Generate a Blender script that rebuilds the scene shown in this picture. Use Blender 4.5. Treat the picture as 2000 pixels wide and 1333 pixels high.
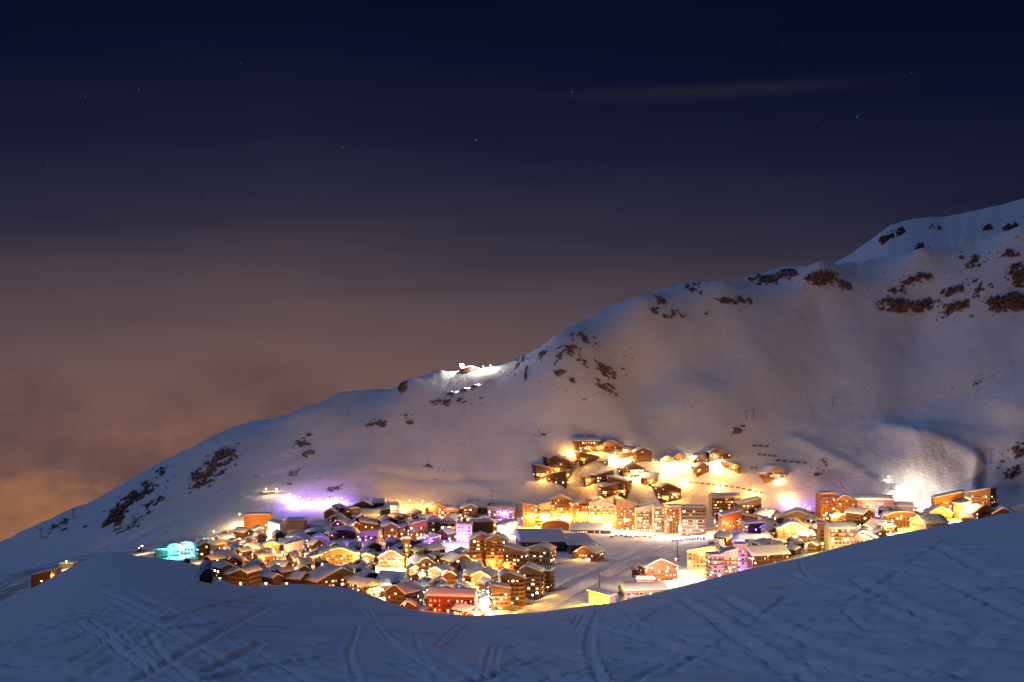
import bpy, math, random
import numpy as np
from mathutils import Vector

scene = bpy.context.scene
for o in list(scene.objects):
    bpy.data.objects.remove(o)
R = math.radians
K = 36.0 / 50.0 / 2000.0            # tangent of the view angle per photo pixel
HZ = 666.5                          # photo row of the level horizon

# ------------------------------------------------------------------ camera
cam = bpy.data.cameras.new('camera')
cam.lens = 50.0
cam.sensor_width = 36.0
cam.clip_start = 0.5
cam.clip_end = 60000.0
camo = bpy.data.objects.new('camera', cam)
camo.location = (0, 0, 0)
camo.rotation_euler = (R(90), 0, 0)
scene.collection.objects.link(camo)
scene.camera = camo

# ------------------------------------------------------------------ night sky
SKY_STRENGTH = 0.86
world = bpy.data.worlds.new('World')
scene.world = world
world.use_nodes = True
wn = world.node_tree.nodes
wl = world.node_tree.links
wn.clear()


def srgb(r, g, b):
    f = lambda c: (c / 255.0 / 12.92) if c <= 10.3 else ((c / 255.0 + 0.055) / 1.055) ** 2.4
    return (f(r), f(g), f(b), 1.0)


def N(kind, **kw):
    n = wn.new(kind)
    for k_, v_ in kw.items():
        setattr(n, k_, v_)
    return n


def M(op, a, b=None, c=None, clamp=False):
    n = wn.new('ShaderNodeMath')
    n.operation = op
    n.use_clamp = clamp
    for i, v_ in enumerate((a, b, c)):
        if v_ is None:
            continue
        if isinstance(v_, (int, float)):
            n.inputs[i].default_value = v_
        else:
            wl.new(v_, n.inputs[i])
    return n.outputs[0]


def ramp(fac, stops, interp='EASE'):
    n = wn.new('ShaderNodeValToRGB')
    n.color_ramp.interpolation = interp
    e = n.color_ramp.elements
    e[0].position, e[0].color = stops[0]
    e[1].position, e[1].color = stops[-1]
    for p_, c_ in stops[1:-1]:
        x = e.new(p_)
        x.color = c_
    wl.new(fac, n.inputs[0])
    return n.outputs[0]


tc = N('ShaderNodeTexCoord')
sep = N('ShaderNodeSeparateXYZ')
wl.new(tc.outputs['Generated'], sep.inputs[0])
X, Y, Z = sep.outputs
hyp = M('SQRT', M('ADD', M('MULTIPLY', X, X), M('MULTIPLY', Y, Y)))
elev = M('DIVIDE', Z, M('MAXIMUM', hyp, 0.001))          # tangent of the elevation
azim = M('ARCTAN2', X, Y)                                # 0 straight ahead, + to the right
# warm light dome of the valley: higher over the left, lower to the right; soft noise breaks it into thin cloud
nz = N('ShaderNodeTexNoise')
mp = N('ShaderNodeMapping')
mp.inputs['Scale'].default_value = (2.2, 2.2, 16.0)
mp.inputs['Rotation'].default_value = (0.0, R(4), 0.0)
wl.new(tc.outputs['Generated'], mp.inputs[0])
wl.new(mp.outputs[0], nz.inputs['Vector'])
nz.inputs['Scale'].default_value = 1.6
nz.inputs['Detail'].default_value = 5.0
nz.inputs['Roughness'].default_value = 0.55
cloud = M('SUBTRACT', nz.outputs[0], 0.5)
daz = M('SUBTRACT', azim, -0.16)
lift = M('MULTIPLY', M('ABSOLUTE', daz), 0.085)
height = M('ADD', M('ADD', elev, lift), M('MULTIPLY', cloud, 0.055))
# map tangent -0.16..0.30 on 0..1
hfac = M('DIVIDE', M('ADD', height, 0.16), 0.46, clamp=True)
sky = ramp(hfac, [
    (0.00, srgb(150, 104, 76)), (0.14, srgb(140, 98, 78)), (0.24, srgb(120, 88, 80)), (0.35, srgb(101, 81, 81)),
    (0.46, srgb(75, 64, 72)), (0.55, srgb(47, 45, 61)), (0.66, srgb(25, 28, 51)), (0.80, srgb(12, 16, 41)),
    (1.00, srgb(4, 8, 32))], 'LINEAR')
# billowing low cloud lit from the valley, below the level horizon
nz2 = N('ShaderNodeTexNoise')
mp2 = N('ShaderNodeMapping')
mp2.inputs['Scale'].default_value = (9.0, 9.0, 14.0)
wl.new(tc.outputs['Generated'], mp2.inputs[0])
wl.new(mp2.outputs[0], nz2.inputs['Vector'])
nz2.inputs['Scale'].default_value = 1.5
nz2.inputs['Detail'].default_value = 7.0
nz2.inputs['Roughness'].default_value = 0.6
bank = M('ADD', M('MULTIPLY', M('ADD', elev, 0.075), -14.0), M('MULTIPLY', M('SUBTRACT', nz2.outputs[0], 0.5), 4.0))
bankf = M('MULTIPLY', M('SUBTRACT', bank, 0.25), 1.1, clamp=True)
dim = M('MULTIPLY', M('ADD', M('MULTIPLY', M('ADD', elev, 0.02), -9.0), M('MULTIPLY', M('SUBTRACT', 0.5, nz2.outputs[0]), 3.0)), 1.0, clamp=True)
mixd = N('ShaderNodeMix', data_type='RGBA')
wl.new(M('MULTIPLY', dim, 0.8), mixd.inputs['Factor'])
wl.new(sky, mixd.inputs[6])
mixd.inputs[7].default_value = srgb(84, 66, 70)
mixc = N('ShaderNodeMix', data_type='RGBA')
wl.new(M('MULTIPLY', bankf, 0.85), mixc.inputs['Factor'])
wl.new(mixd.outputs[2], mixc.inputs[6])
mixc.inputs[7].default_value = srgb(158, 108, 74)
# one thin lit veil of cloud high on the right
vz = M('SUBTRACT', M('SUBTRACT', elev, 0.174), M('MULTIPLY', M('SUBTRACT', azim, 0.13), 0.02))
veil = M('MULTIPLY', M('POWER', 2.718, M('MULTIPLY', M('MULTIPLY', vz, vz), -45000.0)),
         M('POWER', 2.718, M('MULTIPLY', M('POWER', M('MULTIPLY', M('SUBTRACT', azim, 0.135), 11.0), 2.0), -1.0)))
mixv = N('ShaderNodeMix', data_type='RGBA')
wl.new(M('MULTIPLY', veil, M('MULTIPLY', nz2.outputs[0], 0.5)), mixv.inputs['Factor'])
wl.new(mixc.outputs[2], mixv.inputs[6])
mixv.inputs[7].default_value = srgb(62, 56, 66)
# stars, as short trails
vor = N('ShaderNodeTexVoronoi', feature='F1')
vor.inputs['Scale'].default_value = 120.0
wl.new(tc.outputs['Generated'], vor.inputs['Vector'])
sepc = N('ShaderNodeSeparateColor')
wl.new(vor.outputs['Color'], sepc.inputs[0])
near = M('SUBTRACT', 1.0, M('MULTIPLY', vor.outputs['Distance'], 9.0), clamp=True)
pick = M('MULTIPLY', M('SUBTRACT', sepc.outputs[0], 0.89), 8.0, clamp=True)
star = M('MULTIPLY', M('MULTIPLY', M('MULTIPLY', near, near), M('POWER', pick, 2.0)),
         M('MULTIPLY', M('SUBTRACT', elev, 0.06), 6.0, clamp=True))
addn = N('ShaderNodeMix', data_type='RGBA', blend_type='ADD')
wl.new(M('MULTIPLY', star, 0.7), addn.inputs['Factor'])
wl.new(mixv.outputs[2], addn.inputs[6])
addn.inputs[7].default_value = (0.8, 0.9, 1.0, 1)
bg = N('ShaderNodeBackground')
bg.inputs['Strength'].default_value = SKY_STRENGTH
wl.new(addn.outputs[2], bg.inputs[0])
out = N('ShaderNodeOutputWorld')
wl.new(bg.outputs[0], out.inputs[0])

# ------------------------------------------------------------------ the moon
MOON = 0.48
moon = bpy.data.lights.new('moon', 'SUN')
moon.energy = MOON
moon.color = (0.27, 0.465, 0.97)
moon.angle = R(6.0)
mo = bpy.data.objects.new('moon', moon)
scene.collection.objects.link(mo)
mo.rotation_euler = Vector((0.58, -0.20, -0.80)).to_track_quat('-Z', 'Y').to_euler()

# ------------------------------------------------------------------ exposure and renderer
scene.view_settings.view_transform = 'Standard'
scene.view_settings.look = 'None'
scene.view_settings.exposure = 0.25
scene.view_settings.gamma = 1.0
scene.view_settings.use_curve_mapping = False
cy = scene.cycles
cy.use_denoising = True
cy.max_bounces = 5
cy.diffuse_bounces = 4
cy.glossy_bounces = 2
cy.transmission_bounces = 2
cy.volume_bounces = 0
cy.sample_clamp_indirect = 4.0
cy.sample_clamp_direct = 0.0
cy.use_light_tree = True
cy.caustics_reflective = False
cy.caustics_refractive = False
LAMP = 2.45                          # one dial for every lamp of the resort

# ------------------------------------------------------------------ materials
MATS = {}


def mat(name, col, rough=0.85, noise=None, bump=None, emit=None, strength=0.0, spec=0.3):
    """Principled material; noise = (scale, second colour), bump = (scale, strength, distance)."""
    m = bpy.data.materials.new(name)
    m.use_nodes = True
    nt = m.node_tree
    b = nt.nodes['Principled BSDF']
    b.inputs['Base Color'].default_value = (*col, 1)
    b.inputs['Roughness'].default_value = rough
    b.inputs['Specular IOR Level'].default_value = spec
    t = nt.nodes.new('ShaderNodeTexCoord')
    if noise:
        n = nt.nodes.new('ShaderNodeTexNoise')
        n.inputs['Scale'].default_value = noise[0]
        n.inputs['Detail'].default_value = 6
        nt.links.new(t.outputs['Object'], n.inputs['Vector'])
        if len(noise) > 2:
            mpn = nt.nodes.new('ShaderNodeMapping')
            mpn.inputs['Scale'].default_value = noise[2]
            nt.links.new(t.outputs['Object'], mpn.inputs[0])
            nt.links.new(mpn.outputs[0], n.inputs['Vector'])
        r = nt.nodes.new('ShaderNodeValToRGB')
        r.color_ramp.elements[0].position = 0.32
        r.color_ramp.elements[1].position = 0.68
        r.color_ramp.elements[0].color = (*col, 1)
        r.color_ramp.elements[1].color = (*noise[1], 1)
        nt.links.new(n.outputs[0], r.inputs[0])
        nt.links.new(r.outputs[0], b.inputs['Base Color'])
    if bump:
        n = nt.nodes.new('ShaderNodeTexNoise')
        n.inputs['Scale'].default_value = bump[0]
        n.inputs['Detail'].default_value = 7
        n.inputs['Roughness'].default_value = 0.6
        nt.links.new(t.outputs['Object'], n.inputs['Vector'])
        bp = nt.nodes.new('ShaderNodeBump')
        bp.inputs['Strength'].default_value = bump[1]
        bp.inputs['Distance'].default_value = bump[2]
        nt.links.new(n.outputs[0], bp.inputs['Height'])
        nt.links.new(bp.outputs[0], b.inputs['Normal'])
    if emit:
        b.inputs['Emission Color'].default_value = (*emit, 1)
        b.inputs['Emission Strength'].default_value = strength
    MATS[name] = m
    return m


snow_m = mat('snow', (0.88, 0.89, 0.91), 0.75, (0.05, (0.92, 0.922, 0.93)), (0.30, 0.8, 1.0))
# ploughed and trampled lanes of the resort: dirty, packed snow
_nt = snow_m.node_tree
_b = _nt.nodes['Principled BSDF']
_src = _b.inputs['Base Color'].links[0].from_socket
_tc = _nt.nodes.new('ShaderNodeTexCoord')
_sx = _nt.nodes.new('ShaderNodeSeparateXYZ')
_nt.links.new(_tc.outputs['Object'], _sx.inputs[0])
_nz = _nt.nodes.new('ShaderNodeTexNoise')
_nz.inputs['Scale'].default_value = 0.045
_nz.inputs['Detail'].default_value = 4
_nt.links.new(_tc.outputs['Object'], _nz.inputs['Vector'])


def _mr(sock, a, b):
    n = _nt.nodes.new('ShaderNodeMapRange')
    n.inputs['From Min'].default_value = a
    n.inputs['From Max'].default_value = b
    _nt.links.new(sock, n.inputs['Value'])
    return n.outputs[0]


def _mul(u, v):
    n = _nt.nodes.new('ShaderNodeMath')
    n.operation = 'MULTIPLY'
    _nt.links.new(u, n.inputs[0])
    if isinstance(v, float):
        n.inputs[1].default_value = v
    else:
        _nt.links.new(v, n.inputs[1])
    return n.outputs[0]


_ax = _nt.nodes.new('ShaderNodeMath')
_ax.operation = 'SUBTRACT'
_nt.links.new(_sx.outputs[0], _ax.inputs[0])
_ax.inputs[1].default_value = 78.0
_ab = _nt.nodes.new('ShaderNodeMath')
_ab.operation = 'ABSOLUTE'
_nt.links.new(_ax.outputs[0], _ab.inputs[0])
_f = _mul(_mul(_mr(_ab.outputs[0], 52, 66), _mr(_sx.outputs[1], 1400, 1340)), 1.0)
_f = _mul(_mul(_f, _mr(_nz.outputs[0], 0.40, 0.52)), 0.85)
_mx = _nt.nodes.new('ShaderNodeMix')
_mx.data_type = 'RGBA'
_nt.links.new(_f, _mx.inputs['Factor'])
_nt.links.new(_src, _mx.inputs[6])
_mx.inputs[7].default_value = (0.40, 0.36, 0.33, 1)
_nt.links.new(_mx.outputs[2], _b.inputs['Base Color'])
mat('snow_near', (0.80, 0.82, 0.86), 0.7, (0.6, (0.86, 0.87, 0.89)), (9.0, 0.35, 0.03))
mat('snow_roof', (0.82, 0.83, 0.86), 0.75, (0.4, (0.74, 0.75, 0.79)), (0.6, 0.6, 0.3))
mat('rock_plain', (0.17, 0.105, 0.095), 0.9, (0.12, (0.10, 0.068, 0.066)))
rock_m = mat('rock', (0.19, 0.115, 0.105), 0.9, (0.12, (0.12, 0.078, 0.072)), (0.3, 0.7, 0.6))
# snow lies on the ledges of the crags
_nt = rock_m.node_tree
_b = _nt.nodes['Principled BSDF']
_src = _b.inputs['Base Color'].links[0].from_socket
_g = _nt.nodes.new('ShaderNodeNewGeometry')
_sx = _nt.nodes.new('ShaderNodeSeparateXYZ')
_nt.links.new(_g.outputs['True Normal'], _sx.inputs[0])
_mx = _nt.nodes.new('ShaderNodeMix')
_mx.data_type = 'RGBA'
_nt.links.new(_mr(_sx.outputs[2], 0.80, 0.90), _mx.inputs['Factor'])
_nt.links.new(_src, _mx.inputs[6])
_mx.inputs[7].default_value = (0.82, 0.83, 0.86, 1)
_nt.links.new(_mx.outputs[2], _b.inputs['Base Color'])
mat('wood_dark', (0.125, 0.062, 0.037), 0.75, (1.2, (0.08, 0.04, 0.025), (1, 1, 6)))
mat('wood', (0.20, 0.10, 0.048), 0.75, (1.2, (0.14, 0.07, 0.034), (1, 1, 6)))
mat('wood_light', (0.31, 0.165, 0.08), 0.75, (1.2, (0.22, 0.115, 0.056), (1, 1, 6)))
mat('plaster', (0.45, 0.37, 0.27), 0.85, (0.4, (0.37, 0.30, 0.21)))
mat('plaster_pink', (0.50, 0.37, 0.36), 0.85, (0.4, (0.42, 0.31, 0.31)))
mat('plaster_grey', (0.36, 0.33, 0.31), 0.85, (0.4, (0.29, 0.27, 0.26)))
mat('brick_red', (0.26, 0.09, 0.06), 0.85, (0.6, (0.18, 0.06, 0.045)))
mat('timber', (0.10, 0.06, 0.04), 0.8, (2.0, (0.06, 0.036, 0.025)))
mat('metal', (0.22, 0.22, 0.23), 0.45)
mat('metal_dark', (0.05, 0.05, 0.055), 0.5)
mat('glass_dark', (0.03, 0.035, 0.045), 0.12, spec=0.6)
mat('concrete', (0.30, 0.29, 0.28), 0.9, (0.5, (0.24, 0.23, 0.22)))
for nm, c, s in (('lit_amber', (1, 0.46, 0.12), 1.6), ('lit_warm', (1, 0.62, 0.26), 2.4), ('lit_white', (1, 0.80, 0.50), 3.4),
                 ('lit_bright', (1, 0.88, 0.66), 11.0), ('lit_red', (1, 0.10, 0.03), 3.0), ('lit_blue', (0.2, 0.45, 1), 5.0),
                 ('lit_purple', (0.42, 0.20, 1.0), 3.0), ('lit_teal', (0.08, 0.75, 0.85), 2.5), ('lit_yellow', (1, 0.80, 0.06), 2.2)):
    m_ = mat(nm, (0.5, 0.5, 0.5), 0.6, emit=c, strength=s)
    m_.cycles.emission_sampling = 'NONE'
LAMPCOL = {'Y': (1.0, 0.43, 0.08), 'W': (1.0, 0.66, 0.30), 'B': (0.86, 0.93, 1.0), 'P': (0.40, 0.17, 1.0),
           'T': (0.05, 0.72, 0.85), 'N': (1.0, 0.88, 0.70), 'L': (1.0, 0.85, 0.05), 'R': (1.0, 0.18, 0.05), 'V': (0.22, 0.12, 1.0)}
for kk, c in LAMPCOL.items():
    m_ = mat('lamp_' + kk, (0.8, 0.8, 0.8), 0.5, emit=c, strength=30.0)
    m_.cycles.emission_sampling = 'NONE'

# ------------------------------------------------------------------ object helpers
COL = scene.collection


def link(o, parent=None):
    COL.objects.link(o)
    if parent is not None:
        o.parent = parent
    return o


def tag(o, label=None, cat=None, group=None, kind=None):
    if label:
        o['label'] = label
    if cat:
        o['category'] = cat
    if group:
        o['group'] = group
    if kind:
        o['kind'] = kind
    return o


def empty(name, loc, rz=0.0, label=None, cat=None, group=None):
    o = bpy.data.objects.new(name, None)
    o.empty_display_size = 0.5
    o.location = loc
    o.rotation_euler = (0, 0, rz)
    link(o)
    return tag(o, label, cat, group)


class MB:
    """Collects boxes, prisms and tubes into one mesh."""

    def __init__(self):
        self.v, self.f, self.m, self.mats = [], [], [], []

    def slot(self, name):
        if name not in self.mats:
            self.mats.append(name)
        return self.mats.index(name)

    def add(self, vs, fs, m):
        n = len(self.v)
        i = self.slot(m)
        self.v += vs
        self.f += [tuple(a + n for a in f) for f in fs]
        self.m += [i] * len(fs)
        return self

    def box(self, x0, x1, y0, y1, z0, z1, m):
        vs = [(x, y, z) for z in (z0, z1) for y in (y0, y1) for x in (x0, x1)]
        return self.add(vs, [(0, 2, 3, 1), (4, 5, 7, 6), (0, 1, 5, 4), (2, 6, 7, 3), (0, 4, 6, 2), (1, 3, 7, 5)], m)

    def prism(self, prof, y0, y1, m):
        """closed profile in (x, z), counter-clockwise seen from -Y, extruded along y"""
        n = len(prof)
        vs = [(x, y0, z) for x, z in prof] + [(x, y1, z) for x, z in prof]
        fs = [tuple(range(n)), tuple(range(2 * n - 1, n - 1, -1))]
        fs += [(i, i + n, (i + 1) % n + n, (i + 1) % n) for i in range(n)]
        return self.add(vs, fs, m)

    def tube(self, a, b, r0, r1, m, n=6):
        a, b = Vector(a), Vector(b)
        d = (b - a).normalized()
        u = d.orthogonal().normalized()
        w = d.cross(u)
        vs = []
        for p, r in ((a, r0), (b, r1)):
            for i in range(n):
                t = 2 * math.pi * i / n
                vs.append(tuple(p + u * (r * math.cos(t)) + w * (r * math.sin(t))))
        fs = [(i, (i + 1) % n, (i + 1) % n + n, i + n) for i in range(n)]
        fs += [tuple(range(n - 1, -1, -1)), tuple(range(n, 2 * n))]
        return self.add(vs, fs, m)

    def mesh(self, name):
        me = bpy.data.meshes.new(name)
        me.from_pydata(self.v, [], self.f)
        for s in self.mats:
            me.materials.append(MATS[s])
        if len(self.mats) > 1:
            me.polygons.foreach_set('material_index', self.m)
        me.update()
        return me

    def build(self, name, parent=None, loc=None):
        o = bpy.data.objects.new(name, self.mesh(name))
        if loc is not None:
            o.location = loc
        return link(o, parent)


def grid_mesh(name, P, material, keep=None, smooth=True):
    """P: (rows, cols, 3) array of points"""
    nr, nc = P.shape[:2]
    idx = np.arange(nr * nc).reshape(nr, nc)
    q = np.stack([idx[:-1, :-1], idx[:-1, 1:], idx[1:, 1:], idx[1:, :-1]], -1).reshape(-1, 4)
    co = P.reshape(-1, 3)
    if keep is not None:
        k = keep.reshape(-1)
        q = q[k[q].any(1)]
        used = np.unique(q)
        re = np.full(nr * nc, -1)
        re[used] = np.arange(len(used))
        co, q = co[used], re[q]
    me = bpy.data.meshes.new(name)
    me.vertices.add(len(co))
    me.vertices.foreach_set('co', co.astype(np.float32).ravel())
    me.loops.add(q.size)
    me.loops.foreach_set('vertex_index', q.astype(np.int32).ravel())
    me.polygons.add(len(q))
    me.polygons.foreach_set('loop_start', np.arange(0, q.size, 4, dtype=np.int32))
    me.polygons.foreach_set('loop_total', np.full(len(q), 4, dtype=np.int32))
    me.polygons.foreach_set('use_smooth', np.full(len(q), smooth))
    me.update(calc_edges=True)
    me.materials.append(MATS[material])
    return me


# ------------------------------------------------------------------ noise
def _hash(ix, iy, seed):
    h = (ix.astype(np.int64) * 374761393 + iy.astype(np.int64) * 668265263 + seed * 974634777) & 0xFFFFFFFF
    h = ((h ^ (h >> 13)) * 1274126177) & 0xFFFFFFFF
    return ((h ^ (h >> 16)) & 0xFFFF) / 65535.0


def vnoise(x, y, seed=0):
    ix, iy = np.floor(x), np.floor(y)
    fx, fy = x - ix, y - iy
    ux, uy = fx * fx * fx * (fx * (fx * 6 - 15) + 10), fy * fy * fy * (fy * (fy * 6 - 15) + 10)
    a, b = _hash(ix, iy, seed), _hash(ix + 1, iy, seed)
    c, d = _hash(ix, iy + 1, seed), _hash(ix + 1, iy + 1, seed)
    return (a + (b - a) * ux) * (1 - uy) + (c + (d - c) * ux) * uy - 0.5


def fbm(x, y, seed=0, octaves=4, gain=0.5):
    s, a = 0.0, 1.0
    for i in range(octaves):
        s = s + a * vnoise(x, y, seed + i * 17)
        x, y, a = x * 2.03 + 5.1, y * 2.03 + 1.7, a * gain
    return s


def sstep(a, b, x):
    t = np.clip((x - a) / (b - a), 0, 1)
    return t * t * (3 - 2 * t)

# ================================================================== THE GROUND
# The mountain and the valley floor are one height field, surveyed from sight lines: for each bearing (photo column) the
# distance in metres and the photo row of points along the slope.
SURVEY = {
    -500: [(600, 1560), (850, 1400), (1200, 1290), (1600, 1240), (2000, 1230), (2600, 1250), (3600, 1280)],
    -150: [(600, 1530), (850, 1340), (1200, 1205), (1600, 1135), (1950, 1110), (2500, 1160), (3600, 1230)],
    0: [(600, 1500), (850, 1290), (1150, 1165), (1400, 1120), (1700, 1088), (2000, 1058), (2500, 1120), (3600, 1200)],
    100: [(600, 1480), (850, 1255), (1100, 1150), (1350, 1100), (1700, 1060), (2050, 1012), (2500, 1075), (3600, 1150)],
    250: [(600, 1470), (850, 1200), (1000, 1140), (1250, 1083), (1500, 1040), (1800, 985), (2080, 940), (2500, 990), (3600, 1080)],
    400: [(600, 1470), (850, 1175), (1000, 1120), (1200, 1070), (1400, 1025), (1700, 955), (1950, 895), (2120, 862), (2600, 910), (3600, 1000)],
    600: [(600, 1480), (850, 1205), (1000, 1133), (1200, 1068), (1330, 1020), (1450, 985), (1550, 968), (1700, 930), (1950, 870), (2150, 815), (2270, 795), (2700, 850), (3600, 930)],
    800: [(600, 1490), (850, 1225), (1000, 1150), (1200, 1072), (1350, 1022), (1480, 990), (1600, 965), (1750, 925), (2000, 858), (2250, 775), (2380, 742), (2800, 800), (3600, 880)],
    950: [(600, 1490), (850, 1230), (1000, 1155), (1200, 1078), (1350, 1030), (1500, 990), (1600, 960), (1750, 915), (1950, 855), (2200, 765), (2420, 719), (2900, 780), (3600, 850)],
    1100: [(600, 1490), (850, 1230), (1000, 1150), (1200, 1078), (1350, 1035), (1500, 990), (1570, 945), (1680, 905), (1800, 860), (2000, 770), (2200, 690), (2420, 648), (2900, 700), (3600, 780)],
    1250: [(600, 1490), (850, 1225), (1000, 1147), (1200, 1083), (1350, 1040), (1480, 1000), (1600, 955), (1720, 905), (1850, 862), (2050, 815), (2300, 715), (2550, 615), (2700, 580), (3200, 650), (3700, 720)],
    1400: [(600, 1450), (850, 1190), (1000, 1128), (1200, 1065), (1350, 1030), (1500, 1000), (1620, 955), (1750, 905), (1900, 855), (2100, 790), (2350, 715), (2650, 620), (2880, 553), (3300, 600), (3700, 660)],
    1600: [(600, 1380), (850, 1145), (1000, 1085), (1200, 1040), (1350, 1015), (1480, 998), (1600, 950), (1750, 905), (1950, 850), (2200, 790), (2450, 715), (2800, 605), (3000, 519), (3500, 560), (3800, 600)],
    1800: [(600, 1320), (850, 1105), (1000, 1060), (1200, 1022), (1350, 1000), (1470, 980), (1580, 925), (1700, 872), (1850, 838), (2100, 790), (2450, 710), (2800, 610), (3150, 490), (3700, 540)],
    2000: [(600, 1290), (850, 1085), (1000, 1045), (1200, 1010), (1350, 988), (1450, 965), (1560, 905), (1680, 850), (1850, 795), (2150, 725), (2700, 590), (3200, 450), (3700, 500)],
    2400: [(600, 1270), (850, 1070), (1000, 1025), (1200, 985), (1350, 950), (1450, 920), (1650, 830), (2000, 700), (2600, 530), (3200, 350), (3700, 400)],
    2800: [(600, 1260), (850, 1060), (1200, 960), (1450, 890), (1800, 760), (2600, 480), (3200, 300), (3700, 350)],
}
SKYLINE = [(-700, 1160), (-300, 1135), (-100, 1095), (0, 1058), (40, 1040), (70, 1026), (100, 1012), (130, 998), (165, 985), (200, 968), (230, 950),
           (260, 935), (300, 910), (350, 885), (400, 862), (430, 845), (470, 828), (510, 820), (560, 812), (590, 800), (620, 788),
           (665, 767), (700, 764), (740, 762), (775, 758), (787, 748), (800, 742), (830, 733), (860, 724), (900, 725), (940, 721), (985, 712),
           (1030, 692), (1060, 680), (1100, 648), (1140, 625), (1190, 597), (1250, 580), (1310, 560), (1335, 552), (1360, 551), (1400, 553),
           (1440, 547), (1500, 530), (1530, 522), (1560, 519), (1620, 519), (1680, 511), (1750, 500), (1800, 490), (1850, 475), (1900, 460),
           (1960, 452), (2000, 448), (2400, 350), (2900, 280)]
pts, vals = [], []
for px, col in SURVEY.items():
    for D, py in col:
        D = D if D < 1430 else 1430 + (D - 1430) * 0.185      # the face rises steeply right behind the resort
        pts.append((px / 1000.0, math.log(D / 1000.0) * 1.6))
        vals.append(py)
pts, vals = np.array(pts), np.array(vals, float)


def tps(r2):
    return 0.5 * r2 * np.log(np.maximum(r2, 1e-12))


n_ = len(pts)
A = np.zeros((n_ + 3, n_ + 3))
A[:n_, :n_] = tps(((pts[:, None] - pts[None]) ** 2).sum(-1)) + np.eye(n_) * 2e-4
A[:n_, n_] = 1
A[:n_, n_ + 1:] = pts
A[n_:, :n_] = A[:n_, n_:].T
W = np.linalg.solve(A, np.concatenate([vals, np.zeros(3)]))
GPX = np.arange(-700, 2702, 4.0)
GLD = np.linspace(math.log(600), math.log(1960), 560)
NC, NR = len(GPX), len(GLD)
gu, gv = np.meshgrid(GPX / 1000.0, (GLD - math.log(1000)) * 1.6)
q = np.empty(gu.size)
fu, fv = gu.ravel(), gv.ravel()
for s in range(0, q.size, 40000):
    e = slice(s, s + 40000)
    r2 = (fu[e, None] - pts[None, :, 0]) ** 2 + (fv[e, None] - pts[None, :, 1]) ** 2
    q[e] = tps(r2) @ W[:n_] + W[n_] + W[n_ + 1] * fu[e] + W[n_ + 2] * fv[e]
PY = q.reshape(NR, NC)
GD = np.exp(GLD)[:, None]
GX = (GPX[None] - 1000) * K * GD
GY = np.repeat(GD, NC, 1)
# swells and hollows of the slope, in metres
town = 1 - sstep(1250, 1600, GD)
relief = 5.5 * fbm(GX / 260, GY / 170, 3, 3) + 2.2 * fbm(GX / 60, GY / 50, 9, 3)
relief = relief * (1 - town * 0.93) + (0.9 * fbm(GX / 22, GY / 15, 21, 4, 0.6) + 0.5 * np.abs(fbm(GX / 9 + GY / 30, GY / 14, 23, 2))) * (1 - 0.6 * town)
PY = PY - relief / (K * GD)
# bring the crest onto the surveyed skyline
sk = np.interp(GPX, [p[0] for p in SKYLINE], [p[1] for p in SKYLINE])
sk = sk + 3.0 * vnoise(GPX / 9.0, GPX * 0, 5) + 2.5 * vnoise(GPX / 23.0, GPX * 0, 6)
top = PY.min(0)
ci = PY.argmin(0)
cl = GLD[ci]
kern = np.exp(-0.5 * (np.arange(-30, 31) / 12.0) ** 2)
cl = np.convolve(np.pad(cl, 30, 'edge'), kern / kern.sum(), 'valid')
dv = sk - top
wide = np.exp(-0.5 * (np.arange(-60, 61) / 22.0) ** 2)
dlow = np.convolve(np.pad(dv, 60, 'edge'), wide / wide.sum(), 'valid')
w = np.clip((GLD[:, None] - math.log(1380)) / (cl[None] - math.log(1380)), 0, 1)
PY = PY + dlow[None] * w ** 2
fine = sk - PY.min(0)
near_crest = np.exp(-((GLD[:, None] - cl[None]) / 0.010) ** 2)
PY = PY + fine[None] * np.maximum(near_crest, (GLD[:, None] > cl[None]) * 1.0)
GZ = (HZ - PY) * K * GD


def cell(px, D):
    c = np.clip((np.asarray(px, float) - GPX[0]) / 4.0, 0, NC - 1.001)
    r = np.clip((np.log(D) - GLD[0]) / (GLD[1] - GLD[0]), 0, NR - 1.001)
    return r, c


def bil(G, r, c):
    i, j = np.floor(r).astype(int), np.floor(c).astype(int)
    a, b = r - i, c - j
    return (G[i, j] * (1 - b) + G[i, j + 1] * b) * (1 - a) + (G[i + 1, j] * (1 - b) + G[i + 1, j + 1] * b) * a


def ground_z(x, y):
    r, c = cell(np.asarray(x) / (K * np.asarray(y)) + 1000, y)
    return bil(GZ, r, c)


def spot(px, py):
    """the ground point seen at a photo position"""
    c = np.clip((px - GPX[0]) / 4.0, 0, NC - 1.001)
    j = int(c)
    b = c - j
    colm = PY[:, j] * (1 - b) + PY[:, j + 1] * b
    k = int(colm.argmin())
    below = np.nonzero(colm[:k + 1] >= py)[0]
    i = int(below[-1]) if len(below) else 0
    i = min(i, NR - 2)
    t = (colm[i] - py) / max(colm[i] - colm[i + 1], 1e-6) if colm[i] >= py else 0.0
    D = math.exp(GLD[i] + np.clip(t, 0, 1) * (GLD[1] - GLD[0]))
    x = (px - 1000) * K * D
    return Vector((x, D, float(ground_z(x, D))))


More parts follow.
